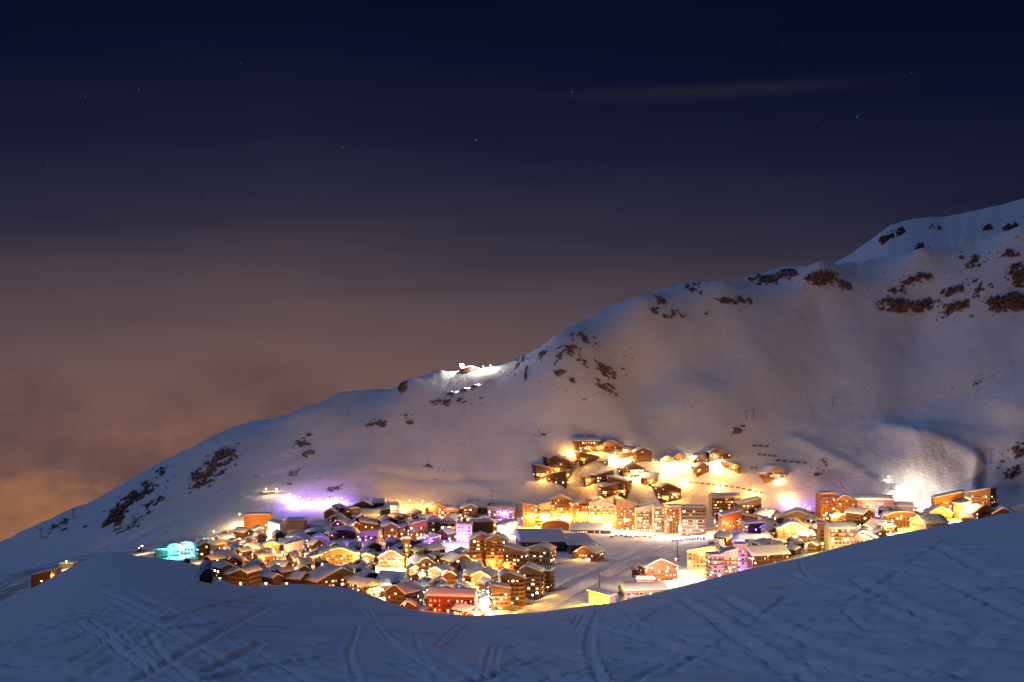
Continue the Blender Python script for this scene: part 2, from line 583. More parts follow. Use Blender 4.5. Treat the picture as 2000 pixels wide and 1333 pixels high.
# cuttings, banks and tracks in the snow: a polyline, its raised bank (m), the ditch behind it and the half width (m)
CREASE = [
    ([(20, 1052), (32, 1062), (60, 1072), (95, 1078), (130, 1087)], -3.0, 7),
    ([(1732, 834), (1790, 848), (1850, 864), (1888, 884), (1912, 904)], 7.0, 16),
    ([(1912, 904), (1908, 925), (1906, 950)], 7.0, 12),
    ([(1932, 880), (1924, 905), (1919, 950)], -9.0, 11),
    ([(1560, 862), (1610, 885), (1660, 912), (1710, 938), (1750, 962)], 5.0, 14),
    ([(1700, 925), (1755, 938), (1800, 948), (1840, 962)], -3.5, 12),
    ([(1030, 940), (1090, 947), (1150, 944), (1200, 962)], 2.5, 8),
    ([(745, 922), (830, 933), (900, 936), (985, 934)], -2.5, 9),
    ([(900, 932), (930, 955), (965, 972), (1010, 985)], 4.0, 14),
    ([(480, 962), (505, 972), (540, 976), (565, 980)], -3.0, 6),
    ([(1420, 932), (1480, 937), (1530, 945), (1545, 938)], -2.0, 6),
    ([(200, 1068), (215, 1055), (245, 1062), (300, 1028), (330, 1018)], -6.0, 12),
    ([(560, 960), (640, 930), (760, 920)], 3.0, 30),
    ([(1180, 790), (1290, 780), (1400, 760), (1480, 715)], 7.0, 40),
    ([(1240, 700), (1320, 690), (1420, 712)], -8.0, 60),
    ([(1000, 825), (1060, 830), (1120, 812)], -4.0, 22),
    ([(1150, 790), (1230, 745), (1290, 735)], -6.0, 40),
    ([(985, 1200), (1080, 1150), (1170, 1108), (1250, 1072), (1310, 1056)], -2.2, 5),
    ([(1010, 1204), (1110, 1152), (1200, 1108), (1280, 1070)], 2.0, 6),
    ([(1060, 1196), (1140, 1150), (1230, 1106)], -1.6, 5),
    ([(1085, 1110), (1130, 1096), (1190, 1080), (1250, 1060)], 3.2, 9),
    ([(1780, 805), (1900, 815), (2000, 826)], -7.0, 26),
    ([(1780, 790), (1880, 768), (2000, 715)], -9.0, 45),
]
dz = np.zeros_like(GZ)
for line, amp, hw in CREASE:
    P3 = [spot(*p) for p in line]
    best = np.full(GZ.shape, 1e9)
    for a, b in zip(P3[:-1], P3[1:]):
        ax, ay, bx, by = a.x, a.y, b.x, b.y
        L2 = (bx - ax) ** 2 + (by - ay) ** 2 + 1e-6
        t = np.clip(((GX - ax) * (bx - ax) + (GY - ay) * (by - ay)) / L2, 0, 1)
        best = np.minimum(best, np.hypot(GX - ax - t * (bx - ax), GY - ay - t * (by - ay)))
    dz += amp * 0.6 * np.exp(-(best / (hw * 0.6)) ** 2)
# wind-packed ripples on the floodlit bank
bankc = spot(1790, 905)
bm = np.exp(-(((GX - bankc.x) / 60) ** 2 + ((GY - bankc.y) / 110) ** 2))
dz += bm * 1.1 * fbm(GX / 5.0, GY / 9.0, 77, 3)
GZ = GZ + dz
PY = HZ - GZ / (K * GD)
me = grid_mesh('mountain_slope', np.stack([GX, GY, GZ], -1), 'snow')
terrain = tag(link(bpy.data.objects.new('mountain_terrain', me)), 'snow covered mountainside and valley floor around the lit ski resort', None, None, 'structure')

# ------------------------------------------------------------------ the higher peak behind
FPX = np.arange(1380, 3000, 6.0)
fl = np.interp(FPX, [1380, 1500, 1620, 1660, 1700, 1740, 1780, 1850, 1900, 1940, 2000, 2200, 2500, 3000],
               [640, 590, 521, 497, 468, 440, 427, 422, 413, 403, 388, 350, 330, 380])
fl = fl + 2.0 * vnoise(FPX / 14, FPX * 0, 8)
ft = np.linspace(0, 1, 150)[:, None]
FD = 1990 + ft * 800
crest = 0.72
fz_c = (HZ - fl[None]) * K * (1990 + crest * 800)
FX = (FPX[None] - 1000) * K * FD
FY = np.repeat(FD, len(FPX), 1)
shape = np.where(ft < crest, (ft / crest) ** 0.9, 1 - ((ft - crest) / (1 - crest)) ** 2 * 0.8)
zb = -150.0
FZ = zb + (fz_c - zb) * shape + 16 * fbm(FX / 160, FY / 200, 31, 5) * (1 - np.exp(-((ft - crest) / 0.12) ** 2))
me = grid_mesh('peak', np.stack([FX, FY, FZ], -1), 'snow')
tag(link(bpy.data.objects.new('mountain_peak', me)), 'higher snowy peak rising behind the right ridge', None, None, 'structure')

# ------------------------------------------------------------------ the near snow slope
CREST = [(-900, 1260), (-300, 1245), (0, 1177), (45, 1160), (75, 1143), (100, 1129), (130, 1112), (160, 1097), (185, 1085), (215, 1078), (240, 1080),
         (265, 1086), (330, 1093), (372, 1100), (400, 1108), (416, 1128), (430, 1137), (450, 1143), (470, 1147), (520, 1146), (570, 1140),
         (620, 1143), (665, 1146), (690, 1151), (720, 1161), (745, 1171), (770, 1180), (800, 1190), (825, 1196), (850, 1200), (900, 1203), (940, 1204),
         (1000, 1200), (1050, 1197), (1100, 1190), (1150, 1183), (1200, 1178), (1240, 1167), (1280, 1158), (1340, 1143), (1400, 1128),
         (1450, 1114), (1500, 1103), (1560, 1090), (1600, 1079), (1660, 1063), (1720, 1049), (1800, 1034), (1870, 1020), (1940, 1007),
         (2000, 997), (2500, 900), (3000, 830)]
SPX = np.arange(-900, 2990, 3.0)
cpy = np.interp(SPX, *zip(*CREST))
ker = np.exp(-0.5 * (np.arange(-8, 9) / 3.0) ** 2)
cpy = np.convolve(np.pad(cpy, 8, 'edge'), ker / ker.sum(), 'valid')
CD = [(-900, 70), (0, 100), (210, 118), (430, 108), (560, 112), (700, 108), (820, 98), (940, 92), (1160, 84), (1360, 76), (1650, 66), (2000, 57), (3000, 42)]
cd = np.interp(SPX, *zip(*CD))
kw_ = np.exp(-0.5 * (np.arange(-120, 121) / 40.0) ** 2)
cpw = np.convolve(np.pad(cpy, 120, 'edge'), kw_ / kw_.sum(), 'valid')
D0, PY0, EXP = 14.0, 1480.0, 1.7


def near_point(px, py):
    c_ = float(np.interp(px, SPX, cpw))
    d_ = float(np.interp(px, SPX, cd))
    f = max(py - c_, 0) / (PY0 - c_)
    s_ = 1 - f ** (1 / EXP)
    D = math.exp(math.log(D0) + s_ * (math.log(d_) - math.log(D0)))
    return (px - 1000) * K * D, D


sA = np.concatenate([np.linspace(-0.95, 0.0, 120), np.linspace(0.004, 1.0, 480)])
rows = []
for s_ in sA:
    D = np.exp(math.log(D0) + s_ * (np.log(cd) - math.log(D0)))
    py = cpw + (PY0 - cpw) * (1 - s_) ** EXP + (cpy - cpw) * max(s_, 0.0) ** 7
    rows.append(np.stack([(SPX - 1000) * K * D, D, (HZ - py) * K * D], -1))
zc, xc = (HZ - cpy) * K * cd, (SPX - 1000) * K * cd
for d in np.concatenate([np.linspace(1, 30, 20), np.linspace(34, 130, 16), np.linspace(150, 520, 12)]):
    D = cd + d
    z = (HZ - cpy) * K * D - 0.42 * d * d / (d + 22)
    rows.append(np.stack([(SPX - 1000) * K * D, D, z], -1))
NP = np.stack(rows)
nx, ny = NP[..., 0], NP[..., 1]
fade = 1 - sstep(110, 200, ny)
h = 0.06 * fbm(nx / 13, ny / 18, 41, 2) + 0.014 * fbm(nx / 1.4, ny / 2.6, 44, 3)
# cut-up snow where skiers stopped and turned
for cx_, cy_, rx, ry, a_ in ((170, 1222, 130, 34, 0.30), (240, 1262, 90, 30, 0.30), (60, 1240, 70, 40, 0.22), (1230, 1200, 60, 14, 0.10), (990, 1245, 90, 16, 0.08)):
    x_, y_ = near_point(cx_, cy_)
    x1, _ = near_point(cx_ + rx, cy_)
    _, y1 = near_point(cx_, cy_ - ry)
    g = np.exp(-(((nx - x_) / (x1 - x_)) ** 2 + ((ny - y_) / (y1 - y_ + 0.01)) ** 2))
    h += 0.2 * g * a_ * (np.abs(fbm(nx / 0.55, ny / 1.2, 51, 3)) * 2.0 - 0.3)
rng = random.Random(4)
# ski tracks: photo polyline, depth (m), half width (m)
TR = [([(690, 1166), (720, 1190), (742, 1228), (775, 1262), (830, 1300), (900, 1345)], .15, .26), ([(650, 1150), (690, 1180), (735, 1222)], .10, .2),
      ([(590, 1168), (660, 1200), (700, 1222), (745, 1232)], .09, .2), ([(700, 1222), (690, 1250), (682, 1280), (700, 1335)], .12, .24),
      ([(400, 1168), (480, 1188), (580, 1214), (705, 1240)], .07, .2), ([(260, 1226), (400, 1245), (520, 1275), (700, 1312), (1000, 1322)], .09, .25),
      ([(300, 1250), (470, 1276), (640, 1300), (860, 1318)], .08, .22), ([(150, 1215), (220, 1262), (300, 1320), (330, 1345)], .14, .25),
      ([(180, 1215), (260, 1270), (345, 1345)], .12, .22), ([(290, 1235), (320, 1280), (400, 1345)], .14, .26), ([(230, 1230), (290, 1290), (370, 1345)], .10, .2),
      ([(1168, 1192), (1152, 1230), (1148, 1270), (1162, 1310), (1175, 1345)], .15, .28), ([(1178, 1190), (1163, 1222), (1158, 1275), (1182, 1345)], .10, .2),
      ([(1222, 1198), (1260, 1225), (1330, 1248), (1420, 1260), (1480, 1275), (1540, 1300), (1590, 1345)], .12, .26),
      ([(1470, 1262), (1540, 1285), (1640, 1312), (1710, 1345)], .10, .24), ([(1500, 1262), (1530, 1275), (1600, 1300), (1690, 1330)], .08, .2),
      ([(1290, 1190), (1250, 1215), (1210, 1232)], .10, .2), ([(1130, 1200), (1118, 1222)], .12, .2), ([(1142, 1200), (1128, 1226)], .12, .2),
      ([(1650, 1192), (1672, 1215), (1690, 1226)], .14, .22), ([(1560, 1090), (1572, 1122), (1590, 1132)], .10, .2),
      ([(960, 1262), (952, 1300), (945, 1340)], .12, .24), ([(975, 1262), (965, 1300), (968, 1340)], .10, .22),
      ([(810, 1238), (820, 1270), (850, 1320), (870, 1345)], .10, .24), ([(920, 1215), (890, 1245), (870, 1262)], .1, .2),
      ([(905, 1215), (870, 1240), (850, 1262)], .1, .2), ([(830, 1215), (900, 1218), (1000, 1213)], .07, .18), ([(0, 1280), (90, 1262), (170, 1240)], .08, .25),
      ([(500, 1270), (600, 1262), (700, 1245)], .06, .16)]
N_DRAWN = len(TR)
for i in range(60):                                        # long traverses across the right-hand slope
    x0 = rng.uniform(900, 1900)
    y0 = float(np.interp(x0, SPX, cpy)) + rng.uniform(12, 250)
    L = rng.uniform(250, 900)
    sl = rng.uniform(-0.20, 0.02) if y0 < 1260 else rng.uniform(-0.12, 0.10)
    bow = rng.uniform(-14, 22)
    TR.append(([(x0 + L * t, y0 + sl * L * t + bow * math.sin(math.pi * t) + rng.uniform(-2, 2)) for t in (0, .2, .4, .6, .8, 1)], rng.uniform(.14, .30), rng.uniform(.4, .8)))
for i in range(30):                                        # and fewer across the left
    x0 = rng.uniform(0, 600)
    y0 = float(np.interp(x0, SPX, cpy)) + rng.uniform(60, 200)
    L = rng.uniform(200, 600)
    sl = rng.uniform(0.02, 0.2)
    TR.append(([(x0 + L * t, y0 + sl * L * t + rng.uniform(-2, 2)) for t in (0, .25, .5, .75, 1)], rng.uniform(.10, .2), rng.uniform(.4, .7)))
for i in range(46):                                        # fine paired lines of single skiers, falling with the slope
    x0 = rng.uniform(60, 1950)
    y0 = float(np.interp(x0, SPX, cpy)) + rng.uniform(6, 140)
    L = rng.uniform(90, 380) * (1 if rng.random() < 0.6 else -1)
    sl = rng.uniform(0.12, 0.7) * (1 if L > 0 else -1)
    wv_ = rng.uniform(-10, 10)
    for o_ in (0, rng.uniform(7, 13)):
        TR.append(([(x0 + o_ + L * t + wv_ * math.sin(5 * t), y0 + sl * L * t) for t in (0, .2, .4, .6, .8, 1)], rng.uniform(.10, .22), rng.uniform(.3, .45)))


def smooth_line(P, n=7):
    out_ = []
    for i in range(len(P) - 1):
        p0, p1, p2, p3 = P[max(i - 1, 0)], P[i], P[i + 1], P[min(i + 2, len(P) - 1)]
        for t in np.linspace(0, 1, n, endpoint=False):
            out_.append(tuple(0.5 * (2 * b + (c - a) * t + (2 * a - 5 * b + 4 * c - d) * t * t + (3 * b - a - 3 * c + d) * t ** 3) for a, b, c, d in zip(p0, p1, p2, p3)))
    return out_ + [P[-1]]


fx_, fy_ = nx.ravel(), ny.ravel()
h_base = h.copy()
fh = h.ravel().copy()
for it_, (line, dep, hw) in enumerate(TR):
    dep *= 1.7 if it_ < N_DRAWN else 1.0
    dep, hw = dep * 0.32, hw * 0.29
    W2 = [near_point(px, max(py, float(np.interp(px, SPX, cpy)) + 0.5)) for px, py in smooth_line(line)]
    L = len(W2)
    best = {}
    xs, ys = [p[0] for p in W2], [p[1] for p in W2]
    sel = np.nonzero((fx_ > min(xs) - 1.5) & (fx_ < max(xs) + 1.5) & (fy_ > min(ys) - 1.5) & (fy_ < max(ys) + 1.5))[0]
    bd = np.full(len(sel), 1e9)
    sx, sy = fx_[sel], fy_[sel]
    for (ax, ay), (bx, by) in zip(W2[:-1], W2[1:]):
        m = np.nonzero((sx > min(ax, bx) - 1.3) & (sx < max(ax, bx) + 1.3) & (sy > min(ay, by) - 1.3) & (sy < max(ay, by) + 1.3))[0]
        if len(m):
            L2 = (bx - ax) ** 2 + (by - ay) ** 2 + 1e-9
            t = np.clip(((sx[m] - ax) * (bx - ax) + (sy[m] - ay) * (by - ay)) / L2, 0, 1)
            bd[m] = np.minimum(bd[m], np.hypot(sx[m] - ax - t * (bx - ax), sy[m] - ay - t * (by - ay)))
    wob = 1 + 0.3 * vnoise(sx * 0.7, sy * 0.7, 61)
    fh[sel] += dep * wob * (-np.exp(-(bd / hw) ** 2) + 0.55 * np.exp(-((bd - 2.0 * hw) / (0.8 * hw)) ** 2))
h = fh.reshape(h.shape)
trk = h - h_base
h = h_base + 0.075 * np.tanh(trk / 0.075)
NP[..., 2] += h * fade
me = grid_mesh('near_slope', NP, 'snow_near')
tag(link(bpy.data.objects.new('snow_slope', me)), 'blue shaded near snow slope crossed by ski tracks', None, None, 'structure')

# ------------------------------------------------------------------ rock breaking through the snow
def rock(px, py, wpx, hpx, amp=5.0, thr=0.0, tilt=0.0, seed=1, label='dark rock outcrop in the snow', peak=False):
    if peak:
        t = np.interp(py, [388, 520], [0.70, 0.30])
        D = 1990 + t * 800
        c0 = Vector(((px - 1000) * K * D, D, 0))
        cj = np.clip((FPX - FPX[0]) / 6, 0, len(FPX) - 1)
        jx = int((px - FPX[0]) / 6)
        colm = HZ - FZ[:, jx] / (K * FD[:, 0])
        i = int(np.argmin(np.abs(colm[:int(150 * crest)] - py)))
        D = float(FD[i, 0])
        c0 = Vector(((px - 1000) * K * D, D, 0))

        def gz(x, y):
            r = np.clip((y - 1990) / 800 * 149, 0, 148.99)
            c = np.clip((x / (K * y) + 1000 - FPX[0]) / 6, 0, len(FPX) - 1.01)
            return bil(FZ, r, c)
    else:
        c0 = spot(px, py)
        gz = ground_z
    D = c0.y
    wx = wpx * K * D
    e = 12.0
    g1, g0 = float(gz(np.array(c0.x * (D + e) / D), np.array(D + e))), float(gz(np.array(c0.x), np.array(D)))
    dpy = abs((HZ - g1 / (K * (D + e))) - (HZ - g0 / (K * D))) / e
    wy = min(hpx / max(dpy, 0.12), 170.0)
    na, nb = int(np.clip(wpx * 0.75, 16, 90)), int(np.clip(hpx * 1.1, 14, 60))
    a, b = np.meshgrid(np.linspace(-1, 1, na), np.linspace(-1, 1, nb))
    ca, sa = math.cos(tilt), math.sin(tilt)
    x = c0.x + (a * ca * wx / 2 - b * sa * wx / 2)
    y = D + (b * ca * wy / 2 + a * sa * wy / 2)
    z = gz(x, y)
    U, V = a * wpx / 2, b * hpx / 2
    f = fbm((U + 0.5 * V) / 13.0, (V - 0.15 * U) / 5.5, seed, 3, 0.6)
    rid = 0.5 - np.abs(fbm((U + 0.7 * V) / 8.0, (V - 0.2 * U) / 4.0, seed + 3, 3)) * 1.4
    edge = np.maximum(np.abs(a), np.abs(b)) ** 4
    f2 = fbm((U + 0.6 * V) / 4.6, (V - 0.2 * U) / 2.2, seed + 9, 3, 0.65)
    hgt = amp * (f * 1.6 + f2 * 1.0 + rid * 0.5 - 0.02 + 0.12 - thr - 0.75 * (a * a + b * b) - edge)
    zz = z + np.clip(hgt, -1.2, amp * 0.45 + 0.25 * np.maximum(hgt, 0))
    keep = hgt > -0.5
    if keep.sum() < 6:
        return None
    P = np.stack([x, y - np.clip(hgt, 0, 4) * 0.6, zz], -1)
    me = grid_mesh('rock_outcrop', P, 'rock', keep, smooth=False)
    return tag(link(bpy.data.objects.new('rock_outcrop', me)), label, 'rock', 'rock outcrops on the snowy mountain')


ROCKS = [
    (260, 975, 60, 34, 7, -.1, 'dark cliff broken through the snow on the left ridge flank'),
    (228, 1008, 44, 46, 9, -.3, 'large rounded dark crag low on the left ridge'),
    (285, 955, 50, 36, 7, -.05, 'jagged rock band just under the left skyline'),
    (318, 920, 34, 22, 6, -.1, 'small dark crag on the left skyline notch'),
    (300, 985, 60, 34, 6, .12, 'scattered stones below the left ridge crag'),
    (420, 910, 90, 60, 7, .0, 'wide striated rock field high on the left slope'),
    (395, 935, 70, 44, 7, -.02, 'streaked dark rocks at the foot of the left rock field'),
    (440, 885, 50, 30, 6, .05, 'upper streak of rocks on the left slope'),
    (595, 862, 46, 30, 5, .05, 'diagonal rock streak above the purple lit terrace'),
    (600, 886, 30, 16, 4, .05, 'small dark rock patch under the diagonal streak'),
    (735, 828, 60, 18, 4, .1, 'row of small rocks at mid height of the left shoulder'),
    (800, 825, 22, 10, 4, .0, 'little rock pair right of the shoulder rock row'),
    (860, 786, 44, 16, 5, .0, 'dark rocks under the lit groomer streak'),
    (905, 782, 30, 18, 5, .05, 'rocks right below the end of the lit streak'),
    (787, 757, 18, 24, 8, -.2, 'single dark crag standing on the shoulder skyline'),
    (575, 926, 22, 14, 4, -.05, 'lone rock on the slope left above the purple snow'),
    (655, 955, 40, 16, 3.5, .05, 'rocks inside the purple lit snow bank'),
    (240, 1030, 90, 40, 4, .25, 'sprinkled stones below the large left crag'),
    (115, 1030, 60, 30, 4, .2, 'few stones on the snow by the far left skyline'),
    (838, 912, 22, 12, 3.5, .0, 'small rock on the slope above the village centre'),
    (1020, 700, 44, 24, 6, .05, 'rock ribs left of the knoll on the skyline'),
    (1060, 690, 22, 22, 7, -.05, 'dark rock on the skyline below the knoll'),
    (1115, 690, 70, 36, 7, .02, 'red brown rocks across the face of the knoll'),
    (1140, 660, 70, 22, 5, .15, 'thin line of stones near the top of the knoll'),
    (1185, 725, 48, 30, 7, -.12, 'slanted reddish crag right of the knoll'),
    (1095, 728, 24, 14, 5, -.05, 'small rock low on the knoll face'),
    (1118, 742, 14, 18, 5, -.1, 'upright rock sliver under the knoll'),
    (1185, 760, 50, 34, 5, .1, 'rocks trailing down below the slanted crag'),
    (1290, 588, 30, 24, 8, -.1, 'dark crag under the rounded summit shoulder'),
    (1322, 612, 30, 14, 7, -.15, 'low rock below the summit shoulder crag'),
    (1290, 610, 60, 16, 4, .12, 'thin stones beside the summit shoulder crag'),
    (1350, 556, 50, 16, 7, .0, 'rock edge on the skyline hump'),
    (1420, 590, 60, 18, 6, .08, 'scattered rocks below the long ridge'),
    (1455, 588, 34, 16, 7, -.1, 'darker rock right in the ridge scatter'),
    (1490, 548, 60, 26, 8, .0, 'rocks along the long ridge line'),
    (1535, 535, 44, 28, 10, -.2, 'large brown crag on the long ridge'),
    (1600, 542, 60, 30, 10, -.15, 'brown rock band at the end of the long ridge'),
    (1628, 546, 50, 26, 10, -.15, 'slanting brown cliff under the ridge end'),
    (1655, 556, 30, 20, 7, .05, 'few rocks right of the slanting brown cliff'),
    (1800, 540, 44, 20, 9, -.2, 'brown crag in the upper right bowl'),
    (1770, 552, 40, 22, 8, -.05, 'rocks left of the upper right bowl crag'),
    (1750, 568, 40, 16, 9, -.1, 'small crag above the long rock wall'),
    (1860, 568, 50, 24, 9, -.1, 'crag above the right end of the long rock wall'),
    (1770, 597, 130, 28, 12, -.35, 'long dark rock wall crossing the right bowl'),
    (1860, 604, 70, 26, 12, -.35, 'right block of the long rock wall'),
    (1970, 592, 90, 38, 14, -.4, 'big dark cliff at the right picture edge'),
    (1900, 510, 60, 30, 8, .05, 'rocks on the upper right ridge flank'),
    (1970, 494, 44, 24, 10, -.15, 'dark crag high on the right ridge'),
    (1985, 540, 50, 60, 10, -.0, 'rough rocks down the right edge gully'),
    (1905, 560, 40, 60, 4, .25, 'loose stones strung down the right bowl'),
    (1440, 840, 20, 14, 5, -.1, 'lone boulder patch above the upper chalets'),
    (1912, 748, 24, 8, 5, .0, 'small dark rock on the broad right slope'),
    (1612, 905, 10, 12, 3, -.1, 'small rock beside the right hand piste edge'),
    (1595, 927, 12, 12, 3, -.1, 'rock pair low beside the piste edge'),
    (1985, 880, 40, 30, 6, -.05, 'dark rocks on the right edge above the lift'),
    (1975, 922, 40, 30, 6, -.1, 'slanting rock ribs by the right edge of the village'),
    (1050, 842, 14, 8, 3, -.1, 'tiny rock pair above the upper hamlet'),
]
for i, (px, py, wp, hp, am, th, lab) in enumerate(ROCKS):
    rock(px, py, wp * 1.15, hp * 1.1, am * 0.34, th + 0.03, 0.0, 100 + i * 7, lab)
for i, (px, py, wp, hp, lab) in enumerate([
        (1728, 465, 34, 24, 'dark rock low on the far peak shoulder'), (1755, 456, 44, 18, 'stones under the far peak shoulder'),
        (1795, 485, 50, 16, 'faint rocks at the foot of the far peak'), (1930, 448, 26, 12, 'rock on the far peak above the right ridge'),
        (1972, 447, 36, 12, 'dark rocks where far peak meets the right ridge'), (1825, 446, 30, 10, 'tiny stones mid slope of the far peak')]):
    rock(px, py, wp, hp, 10, -0.1, 0.0, 900 + i * 5, lab, True)

# loose stones strewn round the crags
rgs = random.Random(31)
sv, sf = [], []
for i in range(420):
    px, py, wp, hp = rgs.choice(ROCKS)[:4]
    x_, y_ = px + rgs.gauss(0, wp * 0.75), py + rgs.gauss(0, max(hp, 14) * 0.8)
    if y_ < float(np.interp(x_, [p[0] for p in SKYLINE], [p[1] for p in SKYLINE])) + 4 or x_ > 2040:
        continue
    c0 = spot(x_, y_)
    s_ = rgs.uniform(0.4, 1.0) * (2.2 if rgs.random() < 0.12 else 1.0)
    n0 = len(sv)
    for lv, r_ in ((-0.5, 1.0), (0.35, 0.85)):
        for k_ in range(5):
            th = k_ * 1.2566 + rgs.uniform(-0.3, 0.3)
            rr = r_ * s_ * rgs.uniform(0.7, 1.2)
            sv.append((c0.x + rr * 1.7 * math.cos(th), c0.y + rr * math.sin(th), c0.z + lv * s_ + rgs.uniform(-.1, .1)))
    sf += [(n0 + k_, n0 + (k_ + 1) % 5, n0 + 5 + (k_ + 1) % 5, n0 + 5 + k_) for k_ in range(5)]
    sf.append(tuple(range(n0 + 5, n0 + 10)))
me = bpy.data.meshes.new('scattered_stones')
me.from_pydata(sv, [], sf)
me.materials.append(MATS['rock_plain'])
tag(link(bpy.data.objects.new('scattered_stones', me)), 'small loose stones strewn over the snow round the crags', None, None, 'stuff')

# ================================================================== BUILDINGS
LITMATS = ['lit_amber', 'lit_amber', 'lit_warm', 'lit_warm', 'lit_white', 'lit_bright']
WIN = {}


def window_mesh(pane):
    if pane not in WIN:
        b = MB()
        b.box(-0.5, 0.5, -0.06, 0.10, -0.5, 0.5, 'timber')
        b.box(-0.43, 0.43, -0.075, -0.055, -0.43, -0.02, pane)
        b.box(-0.43, 0.43, -0.075, -0.055, 0.02, 0.43, pane)
        WIN[pane] = b.mesh('window')
    return WIN[pane]


def roof_profile(kind, w, rise, n=12):
    """heights over the width as (x, z) from left to right, z = 0 at the eaves"""
    if kind in 'GE':
        return [(-w / 2, 0), (0, rise), (w / 2, 0)]
    if kind == 'C':
        return [(x * w / 2, rise * (0.5 + 0.5 * math.cos(math.pi * min(abs(x) * 1.04, 1)))) for x in np.linspace(-1, 1, n + 1)]
    if kind == 'A':
        return [(x * w / 2, rise * math.sqrt(max(1 - x * x * 0.97, 0))) for x in np.linspace(-1, 1, n + 1)]
    if kind == 'L':
        return [(-w / 2, 0), (w / 2, rise)]
    if kind == 'R':
        return [(-w / 2, rise), (w / 2, 0)]
    if kind == 'B':                                         # long slope to the left, short to the right
        return [(-w / 2, 0), (w * 0.18, rise), (w / 2, rise * 0.45)]
    if kind == 'D':
        return [(-w / 2, rise * 0.45), (-w * 0.18, rise), (w / 2, 0)]
    return [(-w / 2, 0), (w / 2, 0.02)]


RISE = {'G': 0.24, 'E': 0.26, 'C': 0.26, 'A': 0.30, 'L': 0.24, 'R': 0.24, 'B': 0.26, 'D': 0.26, 'F': 0.0}
SHORT = []


def along(prof, y0, y1, over):
    pass


